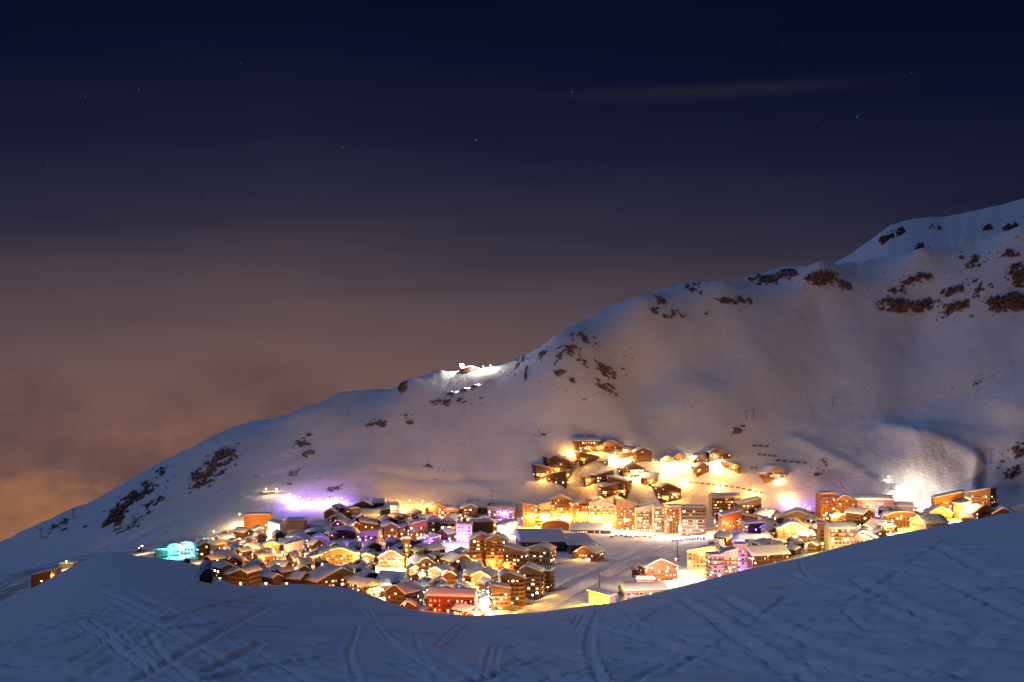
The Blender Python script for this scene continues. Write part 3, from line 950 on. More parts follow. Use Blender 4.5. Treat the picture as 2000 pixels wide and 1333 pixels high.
def building(xl, xr, yt, yb, roof, yaw, wall, lit, cat, label, opt=''):
    rg = random.Random(int(xl * 131 + yt * 17))
    px = (xl + xr) / 2
    base = spot(px, yb)
    D = base.y
    pm = K * D
    wv, H = (xr - xl) * pm, (yb - yt) * pm
    big = cat in ('apartment building', 'hotel', 'hall')
    if cat == 'apartment building':
        xl, xr, wv = xl - 1.5, xr + 1.5, wv + 3 * pm
    d = 13.0 if big else min(19.0, max(8.0, wv * 1.0))
    if cat == 'chalet':
        lim = 22 if (yb < 985 and xl > 1030) else 46
        yaw = max(-lim, min(lim, yaw * 2.5))
        xl, xr = xl - (xr - xl) * 0.05, xr + (xr - xl) * 0.05
        wv *= 1.1
    a = abs(math.sin(R(yaw)))
    if 'thin' in opt:
        d = max(4.0, wv * 0.8)
    if 'deep' in opt:
        d *= 1.7
    w = max((wv - d * a * 0.9) / max(math.cos(R(yaw)), 0.4), min(wv, 5.0))
    along_x = roof in 'E'                                    # ridge runs along the front
    span = d if along_x else w
    rise = min(RISE[roof] * span, H * (0.5 if not big else 0.3))
    # the top row seen also contains the far roof edge: take it off the height
    He = max(H - rise - 0.15 * d - 0.8, 0.34 * H, 2.4)
    lit *= 0.75
    name = {'chalet': 'chalet', 'apartment building': 'apartment_building', 'hotel': 'hotel', 'hall': 'hall', 'tower': 'tower', 'building': 'building', 'hut': 'hut'}[cat]
    # stand the front face on the spot
    ctr = base + Vector((0, d * 0.5, 0))
    root = empty(name, (ctr.x, ctr.y, base.z - 0.3), R(yaw), label, cat, 'houses and blocks of the ski resort')
    SHORT.append((label, ctr.copy(), d))
    prof = roof_profile(roof, span, rise)
    # ---- walls
    b = MB()
    body = [(-span / 2, -6.0), (span / 2, -6.0), (span / 2, He + prof[-1][1])] + [(x, z + He) for x, z in reversed(prof[1:-1])] + [(-span / 2, He + prof[0][1])]
    L = w if along_x else d
    b.prism(body, -L / 2, L / 2, wall)
    wo = b.build('wall', root)
    # ---- roof boards and their load of snow
    ov = 0.9 if not big else 0.5
    k = (span / 2 + ov) / (span / 2)
    pr = [(x * k, z + He - (ov * rise / (span / 2) * 0.9 if (i in (0, len(prof) - 1) and rise > 0) else 0)) for i, (x, z) in enumerate(prof)]
    if roof in 'LR':
        pr = [(x * k, z + He) for x, z in prof]
    if roof == 'F':
        pr = [(x * k, He) for x, z in prof]
    th = 0.35
    b = MB()
    b.prism([(x, z + 0.02) for x, z in pr] + [(x, z + th) for x, z in reversed(pr)], -L / 2 - ov, L / 2 + ov, 'timber')
    ro = b.build('roof', root)
    if 'bare' not in opt:
        b = MB()
        xs = np.linspace(pr[0][0], pr[-1][0], 11)
        zs = np.interp(xs, [p[0] for p in pr], [p[1] for p in pr]) + th
        T = rg.uniform(0.75, 1.25)
        ys = [-L / 2 - ov - 0.18, -L / 2 - ov + 0.35, -L / 4, L / 4, L / 2 + ov - 0.35, L / 2 + ov + 0.18]
        tl = [0.25, 0.95, 1.0, 1.0, 0.95, 0.25]
        vs, fs = [], []
        nx_ = len(xs)
        ph = rg.uniform(0, 6)
        for yy, tf in zip(ys, tl):
            for i, (x, z) in enumerate(zip(xs, zs)):
                e = (i - 5) / 5
                tt = T * tf * (1 - 0.7 * abs(e) ** 7) * (1 + 0.16 * math.sin(i * 1.7 + yy * 0.9 + ph))
                vs.append((x * (1.02 if abs(e) > 0.95 else 1), yy, z + max(tt, 0.06)))
        for yy, tf in zip(ys, tl):
            for x, z in zip(xs, zs):
                vs.append((x, yy, z + 0.012))
        o2 = nx_ * len(ys)
        for r in range(len(ys) - 1):
            for c in range(nx_ - 1):
                p = r * nx_ + c
                fs.append((p, p + 1, p + nx_ + 1, p + nx_))
        nl = len(ys) - 1
        for c in range(nx_ - 1):
            fs.append((c + o2, c + 1 + o2, c + 1, c))
            p = nl * nx_ + c
            fs.append((p, p + 1, p + 1 + o2, p + o2))
        for r in range(nl):
            p, q_ = r * nx_, r * nx_ + nx_ - 1
            fs.append((p, p + nx_, p + nx_ + o2, p + o2))
            fs.append((q_ + o2, q_ + nx_ + o2, q_ + nx_, q_))
        b.add(vs, fs, 'snow_roof')
        so = b.build('snow_cover', ro)
        so.data.polygons.foreach_set('use_smooth', [True] * len(so.data.polygons))
    if along_x:
        for c in list(root.children):
            c.rotation_euler = (0, 0, R(90))
    # ---- openings; floors on the front, and on the side that faces the viewer
    fh = 2.9
    nf = max(1, int((He + (rise * 0.45 if roof in 'GCABD' else 0)) / fh))
    dark = MB()
    lits = []
    col_step = 2.9 if big else 2.6
    faces = [('f', w)]
    if abs(yaw) > 8:
        faces.append(('r' if yaw < 0 else 'l', d))
    flip = 1
    rails = []
    for face, fw in faces:
        nc = max(1, int((fw - 1.0) / col_step))
        pattern = [rg.random() < 0.5 for _ in range(nc)]
        for f in range(nf):
            z = f * fh + 1.55
            for c in range(nc):
                u = (c - (nc - 1) / 2) * col_step
                # keep under the roof line
                if face == 'f' and not along_x:
                    top_z = He + np.interp(u, [p[0] for p in prof], [p[1] for p in prof])
                else:
                    top_z = He + (0 if face == 'f' else (prof[0][1] if face == 'l' else prof[-1][1]))
                    if along_x and face != 'f':
                        top_z = He + np.interp(u, [p[0] for p in prof], [p[1] for p in prof])
                if z + 0.9 > top_z:
                    continue
                if 'blind' in opt and face != 'f':
                    continue
                if 'nowin' in opt:
                    continue
                ww = rg.choice((1.5, 1.9, 2.3)) if pattern[c] else rg.choice((0.8, 1.1, 1.3))
                if rg.random() < lit:
                    pane = rg.choice(LITMATS)
                    if 'red' in opt and rg.random() < 0.7:
                        pane = 'lit_red'
                    if 'purple' in opt and rg.random() < 0.5:
                        pane = 'lit_purple'
                    lits.append((face, u, z, ww, pane))
                elif rg.random() < 0.85:
                    if face == 'f':
                        dark.box(u - ww / 2, u + ww / 2, -d / 2 - 0.07, -d / 2 + 0.1, z - 0.6, z + 0.6, 'glass_dark')
                    else:
                        s_ = -1 if face == 'l' else 1
                        x0 = s_ * w / 2
                        dark.box(min(x0 - 0.1, x0 + 0.07 * s_), max(x0 + 0.1, x0 + 0.07 * s_) if s_ > 0 else x0 + 0.1, u - ww / 2, u + ww / 2, z - 0.6, z + 0.6, 'glass_dark')
            # balcony of this floor
            if f >= 1 and 'nobal' not in opt and (cat in ('chalet', 'apartment building', 'hotel')):
                zf = f * fh + 0.1
                if face == 'f' and not along_x and roof not in 'F':
                    xsr = [x for x in np.linspace(-w / 2, w / 2, 41) if He + np.interp(x, [p[0] for p in prof], [p[1] for p in prof]) > zf + 1.4]
                    if len(xsr) < 6:
                        continue
                    x0, x1 = xsr[0] * 0.94, xsr[-1] * 0.94
                else:
                    x0, x1 = -fw / 2 * 0.95, fw / 2 * 0.95
                    if face != 'f' and zf + 1.2 > He:
                        continue
                m_ = {'wood_dark': 'wood', 'wood': 'wood_light', 'wood_light': 'wood'}.get(wall, wall if rg.random() < 0.5 else 'wood')
                bb = MB()
                if face == 'f':
                    bb.box(x0, x1, -d / 2 - 1.2, -d / 2 + 0.05, zf - 0.12, zf + 0.08, 'timber')
                    bb.box(x0, x1, -d / 2 - 1.28, -d / 2 - 1.2, zf - 0.15, zf + 0.85, m_)
                    nd = max(1, int((x1 - x0) / (col_step * 2)))
                    for q_ in range(nd + 1):
                        xx = x0 + (x1 - x0) * q_ / nd
                        bb.box(xx - 0.08, xx + 0.08, -d / 2 - 1.19, -d / 2 + 0.04, zf + 0.082, zf + (2.4 if big and zf + 2.6 < He else 0.82), m_)
                else:
                    s_ = -1 if face == 'l' else 1
                    X0, X1 = sorted((s_ * (w / 2 - 0.05), s_ * (w / 2 + 1.0)))
                    bb.box(X0, X1, x0, x1, zf - 0.12, zf + 0.08, 'timber')
                    X0, X1 = sorted((s_ * (w / 2 + 1.0), s_ * (w / 2 + 1.08)))
                    bb.box(X0, X1, x0, x1, zf - 0.15, zf + 0.85, m_)
                bb.build('balcony', root)
    if dark.v:
        tag(dark.build('dark_windows', root), kind='stuff')
    for face, u, z, ww, pane in lits:
        o = bpy.data.objects.new('window', window_mesh(pane))
        if face == 'f':
            o.location = (u, -d / 2, z)
        else:
            s_ = -1 if face == 'l' else 1
            o.location = (s_ * w / 2, u, z)
            o.rotation_euler = (0, 0, R(-90) if s_ < 0 else R(90))
        o.scale = (ww, 1, rg.choice((0.9, 1.2, 1.5)))
        link(o, root)
    if roof in 'GECBD' and cat in ('chalet', 'hotel') and 'nochim' not in opt:
        cx, cyy = rg.uniform(-0.2, 0.2) * span, rg.uniform(0.0, 0.3) * L
        zt = He + np.interp(cx, [p[0] for p in prof], [p[1] for p in prof])
        for q_ in range(1 if not big else 2):
            ch = MB()
            X_, Y_ = (cx + q_ * 2.2, cyy) if not along_x else (-cyy - q_ * 2.2, cx)
            ch.box(X_ - 0.45, X_ + 0.45, Y_ - 0.45, Y_ + 0.45, zt - 0.5, zt + 2.3, 'plaster_grey')
            ch.box(X_ - 0.62, X_ + 0.62, Y_ - 0.62, Y_ + 0.62, zt + 2.302, zt + 2.55, 'snow_roof')
            ch.build('chimney', root)
    return root, w, d, He, rise


TYPE = {'c': 'chalet', 'a': 'apartment building', 'h': 'hotel', 'l': 'hall', 't': 'tower', 'b': 'building', 'k': 'hut'}
WALL = {'d': 'wood_dark', 'w': 'wood', 'o': 'wood_light', 'p': 'plaster', 'k': 'plaster_pink', 'g': 'plaster_grey', 'r': 'brick_red'}
TABLE = '''
473 530 1000 1036 F 8 o .0 l tall windowless orange floodlit hall at the foot of the left slope|nowin
522 556 1012 1052 R -20 p .0 l white floodlit wing with slanting roof beside the orange hall|nowin
556 594 1010 1034 F 0 g .0 b low grey building under a thick snow roof right of the floodlit wing|nowin
432 456 1037 1052 F 8 w .3 c small flat roofed chalet left of the orange hall|
455 490 1028 1052 G 18 w .35 c gabled brown chalet directly below the orange hall|
480 502 1044 1060 G -10 o .2 c little chalet tucked under the floodlit snow near the hall|
478 511 1058 1080 E 5 w .3 c long low chalet with eaves to the road left of the gabled inn|
510 545 1052 1082 G 12 o .3 h gabled orange inn with bright snow at its door|
551 590 1050 1094 L 14 k .45 a tall orange pink block of balconies left of the purple roofs|
560 604 1040 1066 G -12 g .05 b dark snow roofed house behind the orange pink block|
600 640 1040 1068 G 8 g .08 b long dark house carrying purple lit roof outlines|purple
592 636 1036 1052 A 0 d .05 b barrel roofed house behind the purple outlined roofs|
380 408 1054 1094 C 10 d .25 c dark chalet at the edge of the teal lit houses|
410 456 1070 1102 E 8 d .25 c long dark chalet with two glowing bays above the near crest|
398 432 1080 1108 G -15 d .25 c dark chalet close behind the snow covered boulder|
412 453 1094 1130 G 14 w .4 c chalet with a row of lit windows just over the near crest|
446 498 1102 1146 B -8 d .15 c wide snow roofed chalet at the near crest left of the lodges|
495 528 1076 1108 G -25 o .3 c pale lit twin gable chalet in the left cluster|
497 532 1106 1134 G 20 w .4 c lit chalet behind the wide snow roof near the crest|
527 562 1094 1116 E -6 d .3 c dark chalet under a purple tinted roof in the left cluster|
512 545 1116 1142 G 24 d .15 c dark steep roofed chalet at the very edge of the near crest|
539 568 1106 1138 G -20 d .15 c narrow snow roofed chalet right of the steep roofed one|
578 606 1088 1114 E 10 w .3 c small chalet with glowing lower floor left of the arched chalet|
560 600 1112 1142 E -10 d .2 c low dark chalet behind the white glowing canopy|
598 626 1078 1104 L 12 d .15 c snow roofed annex leaning on the big arched chalet|
620 700 1065 1104 C 4 o .30 h big bright orange chalet under a sweeping arched roof|nochim
592 678 1105 1148 B 16 w .45 c large gabled chalet with many lit windows on the near crest|
664 702 1118 1150 G -18 w .2 c snow covered chalet right of the many windowed chalet|
686 726 974 1002 C 10 d .06 a dark stepped block at the top of the upper left cluster|
722 754 971 994 E -8 d .06 a dark snow capped block topmost in the upper left cluster|
750 778 978 1006 E 10 g .2 a block with a lit right wall at the end of the upper left cluster|
724 760 986 1010 L 5 d .08 c slant roofed house in the middle of the upper left cluster|
692 740 992 1016 E -4 g .06 c wide snow roof in front of the dark stepped block|
672 698 988 1014 F 12 w .05 c brown house leftmost in the upper left cluster|
735 777 1004 1028 G 10 w .15 c broad gabled house below the lit right wall block|
648 686 1010 1034 C -8 d .25 c dark chalet with three lit upper windows above the purple roofs|
678 704 1016 1036 G 8 w .45 c small chalet with glowing bays in the upper left cluster|
702 736 1012 1040 R 6 d .1 a dark tower house with long sliding snow roof|
697 747 1030 1058 L -18 k .2 a pink lit balcony block below the sliding snow roof|
744 774 1016 1058 G 6 d .12 c tall dark gabled chalet with three balcony bands|nochim
771 798 1020 1052 L 8 d .1 c dark chalet right beside the tall gabled chalet|
649 692 1032 1052 A 0 d .12 c low arched chalet with blue lights on its roof|
830 870 978 1010 G 14 r .3 h dark red hotel with a glowing red corner at the upper centre|
861 898 984 1010 E -8 g .15 a grey roofed block right of the dark red hotel|
811 852 1002 1026 E 10 w .2 c wide snow roofed chalet below the dark red hotel|
796 832 1010 1054 L 10 r .3 a narrow dark red block with lit windows at centre left|
834 862 1006 1044 G 6 p .35 a pale balcony block with a gabled top in the centre|
860 892 1004 1046 C -8 k .35 a curved top balcony block beside the pale gabled one|
815 856 1042 1064 L 8 d .1 c chalet under a purple lit snow roof by the slender tower|
721 742 1076 1098 G 10 o .25 c small orange wing left of the red brown arched chalet|
739 791 1070 1110 C -4 w .35 h red brown chalet under a broad arched roof left of the slender tower|nochim
800 864 1060 1092 B -20 w .35 c chalet with a long ski jump roof right of the slender tower|
798 843 1082 1122 C 10 w .35 c curved gable chalet in front of the slender tower|
840 882 1101 1132 G -12 w .4 c snow roofed chalet with two dark dormers near the white glow|
864 918 1076 1114 C 12 d .3 c dark sway backed chalet left of the great orange block|nochim
897 942 1094 1124 E 6 w .2 c chalet under a speckled snow roof below the great orange block|
696 742 1111 1138 C 8 d .15 c round roofed dark chalet above the yellow lit lane|
738 795 1117 1146 E -6 d .2 c long dark chalet with a sagging snow roof near the crest|
680 736 1124 1168 G 22 w .55 c chalet with a tall grid of lit windows above the crest|
727 759 1128 1164 E 10 w .35 c narrow chalet lit by the white lamp at its foot|
757 820 1134 1182 C -14 d .25 c humped snow roofed chalet on the crest by the white glow|
834 932 1146 1196 E -8 r .55 h long hotel with glowing red balcony bands by the crest|red
888 932 1178 1206 G 22 d .05 c small dark gabled chalet standing on the bottom crest|
914 944 1192 1210 G -12 w .05 c tiny gabled hut roof lowest of all at the crest|
923 972 1108 1146 G -8 w .5 c orange chalet with a bluish twin dormer roof|
956 996 1134 1192 R 10 w .3 a tall brown balcony block with a tilted snow cap at the bottom|
974 1024 1110 1182 D 8 w .25 a brown balcony block second in the stepped brown row|
1018 1062 1098 1170 D -10 d .22 a dark brown block with a large snow roof in the stepped row|
1054 1082 1108 1156 F -14 d .2 a last dark block at the piste end of the stepped row|
917 962 1036 1112 G 6 o .45 a great orange balcony block with a twin gable left half|nochim
950 992 1038 1114 G -6 o .45 a great orange balcony block with a twin gable right half|nochim
986 1032 1060 1120 R -14 o .5 a balcony wing with a curved brown top right of the great orange block|
1013 1086 1058 1104 B -22 p .35 h pale hotel with brown gable and snow roof beside the piste|
893 920 1019 1060 F 0 k .1 a square block washed in purple light above the great orange block|nobal purple
895 930 979 1016 G 8 o .3 c bright orange gabled house at the upper centre|
924 957 976 1004 E -8 w .25 c brown house below the slope left of the mast|
952 1006 985 1014 F 0 p .5 b white terraced building with ship like decks under the mast|
912 964 1012 1040 F 6 d .05 b low dark flat roofed building before the white decks|
970 1012 1010 1046 L 0 p .0 l brilliantly floodlit white hall under a snow shed roof|nowin
1020 1044 978 1030 R 6 o .25 a leftmost block of the long yellow row with a pale lower wall|nobal
1042 1074 976 1028 L 0 p .4 a pale second block of the long yellow row|
1070 1118 962 1026 G 0 o .4 a gabled highest block of the long yellow row|nochim
1116 1160 970 1028 B 6 o .5 a long balcony block with a sagging roof in the yellow row|
1154 1206 972 1034 D 0 p .55 a pale balcony block at the middle of the yellow row|
1202 1246 971 1036 R 8 o .35 a block with a bright yellow slanting end wall in the row|
1241 1280 980 1038 L 6 p .5 a block left of the steep dark roof in the yellow row|
1278 1306 984 1040 F 0 p .4 a pale flat topped tower block in the yellow row|
1303 1336 984 1042 F 10 o .4 a slim block with dark balcony slots in the yellow row|
1332 1378 985 1046 F 0 w .35 a rightmost brown block ending the long yellow row|
1250 1324 1085 1136 G 14 r .35 h dark red lodge with gabled snow roof standing alone by the piste|
1236 1254 1108 1128 F 0 d .0 k dark round shed at the left end of the dark red lodge|nowin
1243 1277 1124 1142 F 0 p .8 k glowing bar terrace hut below the dark red lodge|nobal
1212 1302 1135 1172 E 12 k .12 a long pink balcony block on the crest below the dark red lodge|
1346 1408 1058 1110 L -22 p .3 a block with brown balconies left and a cream end wall|
1384 1412 1078 1136 F 10 k .35 a slender pink block highest of the pink stack on the right crest|
1408 1440 1066 1128 L 6 k .4 a pink stack block with a lit balcony column|
1436 1462 1058 1112 F -6 k .3 a pink block hidden behind the dark roofed houses|
1389 1446 960 1006 E 6 p .45 a pale block with striped balcony ends below the upper road|
1440 1486 968 1014 L 8 o .35 a orange brown block right of the striped balcony block|
1408 1448 992 1044 L 6 r .2 a red brown block under a slanting snow roof on the right|nobal
1440 1478 996 1040 R 0 w .35 a brown block behind the purple black house|
1450 1494 1014 1046 F 8 d .1 c purple black flat roofed house stacked over the dark chalets|
1404 1446 1036 1066 G 14 d .2 c dark steep roofed chalet left end of the dark chalets|
1436 1494 1040 1070 E -6 d .35 c dark long roofed chalet in the middle of the dark chalets|
1476 1512 1050 1080 L 10 d .1 c dark shed roofed chalet right behind the long roof|
1456 1540 1060 1102 E 8 d .3 c long dark house with amber windows on the right crest|
1494 1522 1026 1052 C 6 o .4 c little yellow chalet left of the arched yellow hall|
1518 1582 1016 1054 C -6 o .3 h bright yellow arched hotel amid white snow on the right|nochim
1518 1602 994 1024 G -8 g .02 b broad dark roofed hall with small spires behind the arched hotel|
1480 1526 990 1022 G 18 p .2 c pale roofed house glowing at its left corner on the right|
1600 1634 958 1022 F 8 o .4 a tall orange corner block with balcony bands on the right|
1632 1674 962 1020 C -10 o .4 a round fronted balcony block joined to the tall corner block|
1600 1620 1018 1072 F 0 o .3 t narrow yellow lit stair tower by the right crest|
1618 1668 1016 1072 E 6 k .35 a pink brown block with a lit upper floor on the right crest|
1664 1746 964 1004 E -8 w .15 a long brown wing running right from the round fronted block|nobal
1742 1790 978 1004 E -6 k .15 a low pink end wing under the floodlit bank|nobal
1662 1706 988 1036 G 14 d .1 c dark house with stacked snow roofs on the right|
1700 1752 1014 1040 C 8 w .3 c chalet with a wavy snow roof right of the stacked roofs|
1732 1794 994 1030 A 0 o .35 h yellow arched hotel with round dark windows on the right|
1660 1726 1036 1062 C -6 k .2 c pink chalet just over the right crest|
1790 1852 1006 1030 E 10 k .15 c dark roofed pink house near the right end|
1818 1858 984 1016 G 0 o .2 c yellow A frame chalet near the right end|
1826 1884 954 1012 L -8 o .4 a tall orange stepped block near the right end|
1870 1898 974 1014 L 8 o .2 b leaning bright yellow building below the steam|nobal
1890 1948 946 990 L -14 w .1 c large brown chalet with a pale snow roof at the right end|
1888 1950 980 1014 C 6 w .25 c low curved chalet before the large brown one at the right end|
1944 1990 990 1012 C -6 d .2 c last small chalet at the far right of the resort|
1119 1172 850 884 E 8 o .3 h topmost orange hotel of the upper hamlet|
1170 1220 856 888 C -6 o .25 h rounded orange hotel right of the topmost one|
1198 1244 868 894 E 6 w .25 c wide chalet below the rounded orange hotel|
1236 1272 869 902 G 14 w .3 a brown tower chalet with a column of lit windows|
1122 1168 876 906 R 10 d .15 c dark chalet sliding downhill in the upper hamlet|
1164 1192 888 906 E -6 w .3 c small chalet beside the white lamp in the upper hamlet|
1076 1124 883 926 D -16 d .12 c long dark chalet stepping down at the hamlet's left|
1062 1086 888 918 R 8 d .3 c slim chalet with a vertical line of lit windows|
1040 1076 901 936 R 6 d .2 c leftmost dark chalet of the upper hamlet|
1070 1116 912 945 L -18 d .2 c dark low corner chalet at the hamlet's lower left|
1134 1166 926 948 R 8 w .35 c chalet with a glowing left corner under the hamlet lane|
1150 1196 912 942 L 10 w .35 c brown chalet with clustered lit windows in the hamlet|
1168 1208 936 970 L 8 w .2 c lower left brown house of the hamlet's bottom pair|
1190 1234 924 968 R -16 w .2 c lower right brown house of the hamlet's bottom pair|
1206 1256 898 934 G 10 o .35 c orange lit chalet in the middle of the upper hamlet|
1254 1290 918 950 E -6 w .15 c long brown chalet banded with balconies right of the orange one|
1280 1328 938 980 D 10 w .25 c brown round chalet below the hamlet's bright square|
1284 1314 886 904 C 6 o .2 c left bright chalet of the glowing hamlet square|
1316 1350 880 904 G -6 o .2 c middle bright chalet of the glowing hamlet square|
1346 1378 884 906 C 8 o .2 c right bright chalet of the glowing hamlet square|
1378 1426 870 898 D 6 d .2 c dark chalet uppermost right in the upper hamlet|
1350 1384 898 928 G 14 w .15 c brown chalet between the two white glows|
1412 1452 894 920 R -14 w .3 c chalet at the right end of the upper hamlet|
1484 1538 905 938 C 8 o .25 c lone round brown chalet on the slope above the road|
324 352 1058 1088 A 10 g .1 b teal lit building with a rounded roof at the left|
350 386 1052 1084 A -8 g .1 b second teal lit building behind the rounded one|
300 326 1068 1092 F 6 d .1 c small dark house left of the teal lit buildings|
384 412 1046 1070 G 6 d .15 c dark gable between the teal buildings and orange snow|
60 106 1106 1146 L -8 o .0 b orange lit snow roofed shed alone at the far left crest|nowin
116 142 1096 1110 F 0 p .0 k low bright shelter at the far left beside the path|nowin
513 548 956 966 F 0 p .0 k thin white glowing hut strip above the purple snow|nowin
'''
BLD = {}
for ln in TABLE.strip().split('\n'):
    head, opt = ln.split('|')
    t = head.split()
    xl, xr, yt, yb = map(float, t[:4])
    label = ' '.join(t[9:])
    BLD[label] = building(xl, xr, yt, yb, t[4], float(t[5]), WALL[t[6]], float(t[7]), TYPE[t[8]], label, opt)

# ------------------------------------------------------------------ names by place
USED = set()


def place_label(what, p):
    """names a small thing by where it stands beside the buildings round it"""
    byd = sorted(NAMED, key=lambda s: (s[1] - p).length)[:16]
    for lab, q_, dd in byd:
        v = p - q_
        if abs(v.x) > abs(v.y):
            rel = 'left of' if v.x < 0 else 'right of'
        else:
            rel = 'in front of' if v.y < 0 else 'behind'
        art = '' if lab.split()[0] in ('a', 'an', 'the') else 'the '
        t = ' '.join((what + ' ' + rel + ' ' + art + lab).split()[:16])
        if t not in USED:
            USED.add(t)
            return t
    return what


NAMED = list(SHORT)

# ================================================================== LAMPS
LABELS = {}
COLNAME = {'Y': 'orange glowing street lamp', 'W': 'warm white street lamp', 'B': 'cold white floodlight', 'P': 'purple floodlight',
           'T': 'teal floodlight', 'N': 'white floodlight', 'L': 'yellow floodlight', 'R': 'red lamp', 'V': 'violet blue floodlight'}
LAMPMESH = {}


def lamp(px, py, c, kw, h=6.0, label=None, dx=0.0, dy=0.0):
    """a lamp post: pole, arm with head; its light hangs just under the head"""
    p = spot(px, py) + Vector((dx, dy, 0))
    p.z = float(ground_z(p.x, p.y)) - 0.2
    if label is None:
        label = place_label(COLNAME[c], p)
    root = empty('street_lamp' if c in 'YW' else 'floodlight', p, 0, label, 'street lamp' if c in 'YW' else 'floodlight', 'lamps lighting the resort')
    key = (c, h)
    if key not in LAMPMESH:
        b = MB()
        b.tube((0, 0, -0.5), (0, 0, h), 0.10, 0.06, 'metal_dark')
        b.tube((0, 0, h), (0, -0.9, h + 0.2), 0.05, 0.05, 'metal_dark')
        b2 = MB()
        b2.box(-0.22, 0.22, -1.35, -0.75, h + 0.22, h + 0.36, 'metal_dark')
        b3 = MB()
        b3.box(-0.5, 0.5, -1.6, -0.5, h - 0.2, h + 0.218, 'lamp_' + c)
        LAMPMESH[key] = (b.mesh('pole'), b2.mesh('lamp_head'), b3.mesh('lens'))
    a, b2, b3 = LAMPMESH[key]
    link(bpy.data.objects.new('pole', a), root)
    hd = link(bpy.data.objects.new('lamp_head', b2), root)
    link(bpy.data.objects.new('lens', b3), hd)
    li = bpy.data.lights.new('lamp_light', 'POINT')
    li.energy = kw * 1000.0 * LAMP
    li.color = LAMPCOL[c]
    li.shadow_soft_size = 0.35
    lo = bpy.data.objects.new('lamp_light', li)
    lo.location = (0, -1.05, h - 0.7)
    link(lo, root)
    return root


LAMPS = '''
278 1082 W 6|345 1090 T 14|376 1074 T 16|330 1090 T 8|360 1086 B 3
418 1052 Y 14|432 1060 Y 16|447 1072 Y 16|468 1068 W 14|468 1026 W 12|505 1040 Y 24|520 1040 Y 26|536 1054 B 26|500 1056 W 14|528 1084 Y 20
552 1096 W 18|592 1084 W 14|498 1086 W 8|640 1108 Y 18|580 1128 W 3|668 1108 Y 12|612 1106 Y 8
566 979 W 2|585 984 P 30|604 987 P 60|622 988 P 60|640 988 W 6|655 986 P 60|668 986 P 30|575 992 V 14
762 1008 W 5|780 1000 Y 8|800 999 Y 8|825 1000 Y 7|700 1106 Y 24|716 1108 W 20|744 1113 W 16|770 1114 P 14|826 1132 W 46|840 1138 W 22|742 1160 W 34|742 1170 W 20
780 1100 L 4|776 1112 W 6|860 1044 Y 26|880 1046 Y 14|906 1014 Y 20|902 1034 W 22|880 1072 P 60|868 1074 P 40|896 1066 W 26|905 1062 V 20|890 1064 V 14
938 1104 W 26|944 1148 Y 16|905 1150 Y 26|924 1150 Y 14|944 1172 B 30|950 1186 B 24|966 1196 W 12|828 1176 B 16|915 1112 Y 20|985 1120 Y 14|960 1116 Y 18|930 1112 Y 16
985 1046 B 16|1000 1046 W 18|966 1040 Y 14|956 1014 P 12|985 1014 P 10|1040 1032 Y 16|1062 1030 Y 26|1084 1030 Y 22|1110 1030 Y 20|1138 1032 Y 26|1165 1036 Y 30|1190 1040 Y 40|1212 1043 Y 46|1236 1043 B 46|1258 1044 Y 40|1280 1046 W 40|1304 1047 Y 40|1326 1047 B 30|1348 1050 B 14|1370 1050 B 12|1396 1040 Y 40|1408 1044 Y 16
1222 1036 Y 26|1150 1034 Y 20|1250 1038 Y 22|1186 1036 Y 22|1100 1028 Y 16|1072 1028 Y 16|1020 1034 Y 10
1114 892 Y 12|1206 904 W 14|1138 900 W 5|1172 886 Y 8|1150 886 Y 8|1220 892 Y 8|1298 908 W 34|1312 922 W 44|1336 912 W 36|1350 906 W 22|1300 938 Y 24|1400 920 W 40|1398 904 W 30|1244 934 W 16|1230 912 Y 10|1190 946 Y 5|1110 940 Y 3
1338 949 Y 13|1405 958 Y 13|1472 968 Y 13|1540 977 Y 13
1398 1008 Y 8|1462 1000 Y 8|1420 1046 Y 10|1500 1024 W 12|1556 1060 W 40|1584 1062 W 34|1540 1062 W 20|1584 1042 Y 8|1550 1056 Y 30|1530 1056 Y 20
1553 996 P 70|1572 1000 P 60|1596 1003 P 50|1545 994 V 30|1630 990 V 10|1606 1080 L 4|1614 1026 Y 14|1650 1026 Y 14
1700 1008 W 10|1713 1008 P 12|1726 1012 W 14|1716 1024 P 12|1742 1044 W 16|1726 1050 W 16|1760 1034 Y 14|1812 1004 B 20|1828 1012 W 14|1852 1020 Y 26|1864 1016 Y 30|1888 1000 Y 30|1899 1014 W 16|1880 1016 L 14
1320 1120 W 11|1304 1138 W 12|1322 1140 W 12|1346 1126 Y 12|1262 1144 W 8|1380 1112 Y 10|1430 1118 P 8|1400 1128 P 8|1230 1168 P 5|1280 1164 P 5|1440 1076 P 6|1476 1050 V 8
1160 1186 L 5|1178 1186 L 4|1150 1078 Y 2|1126 1092 Y 2
82 1152 Y 2|104 1140 Y 2|130 1112 W 6|520 968 W 0.8|540 968 W 0.8
'''
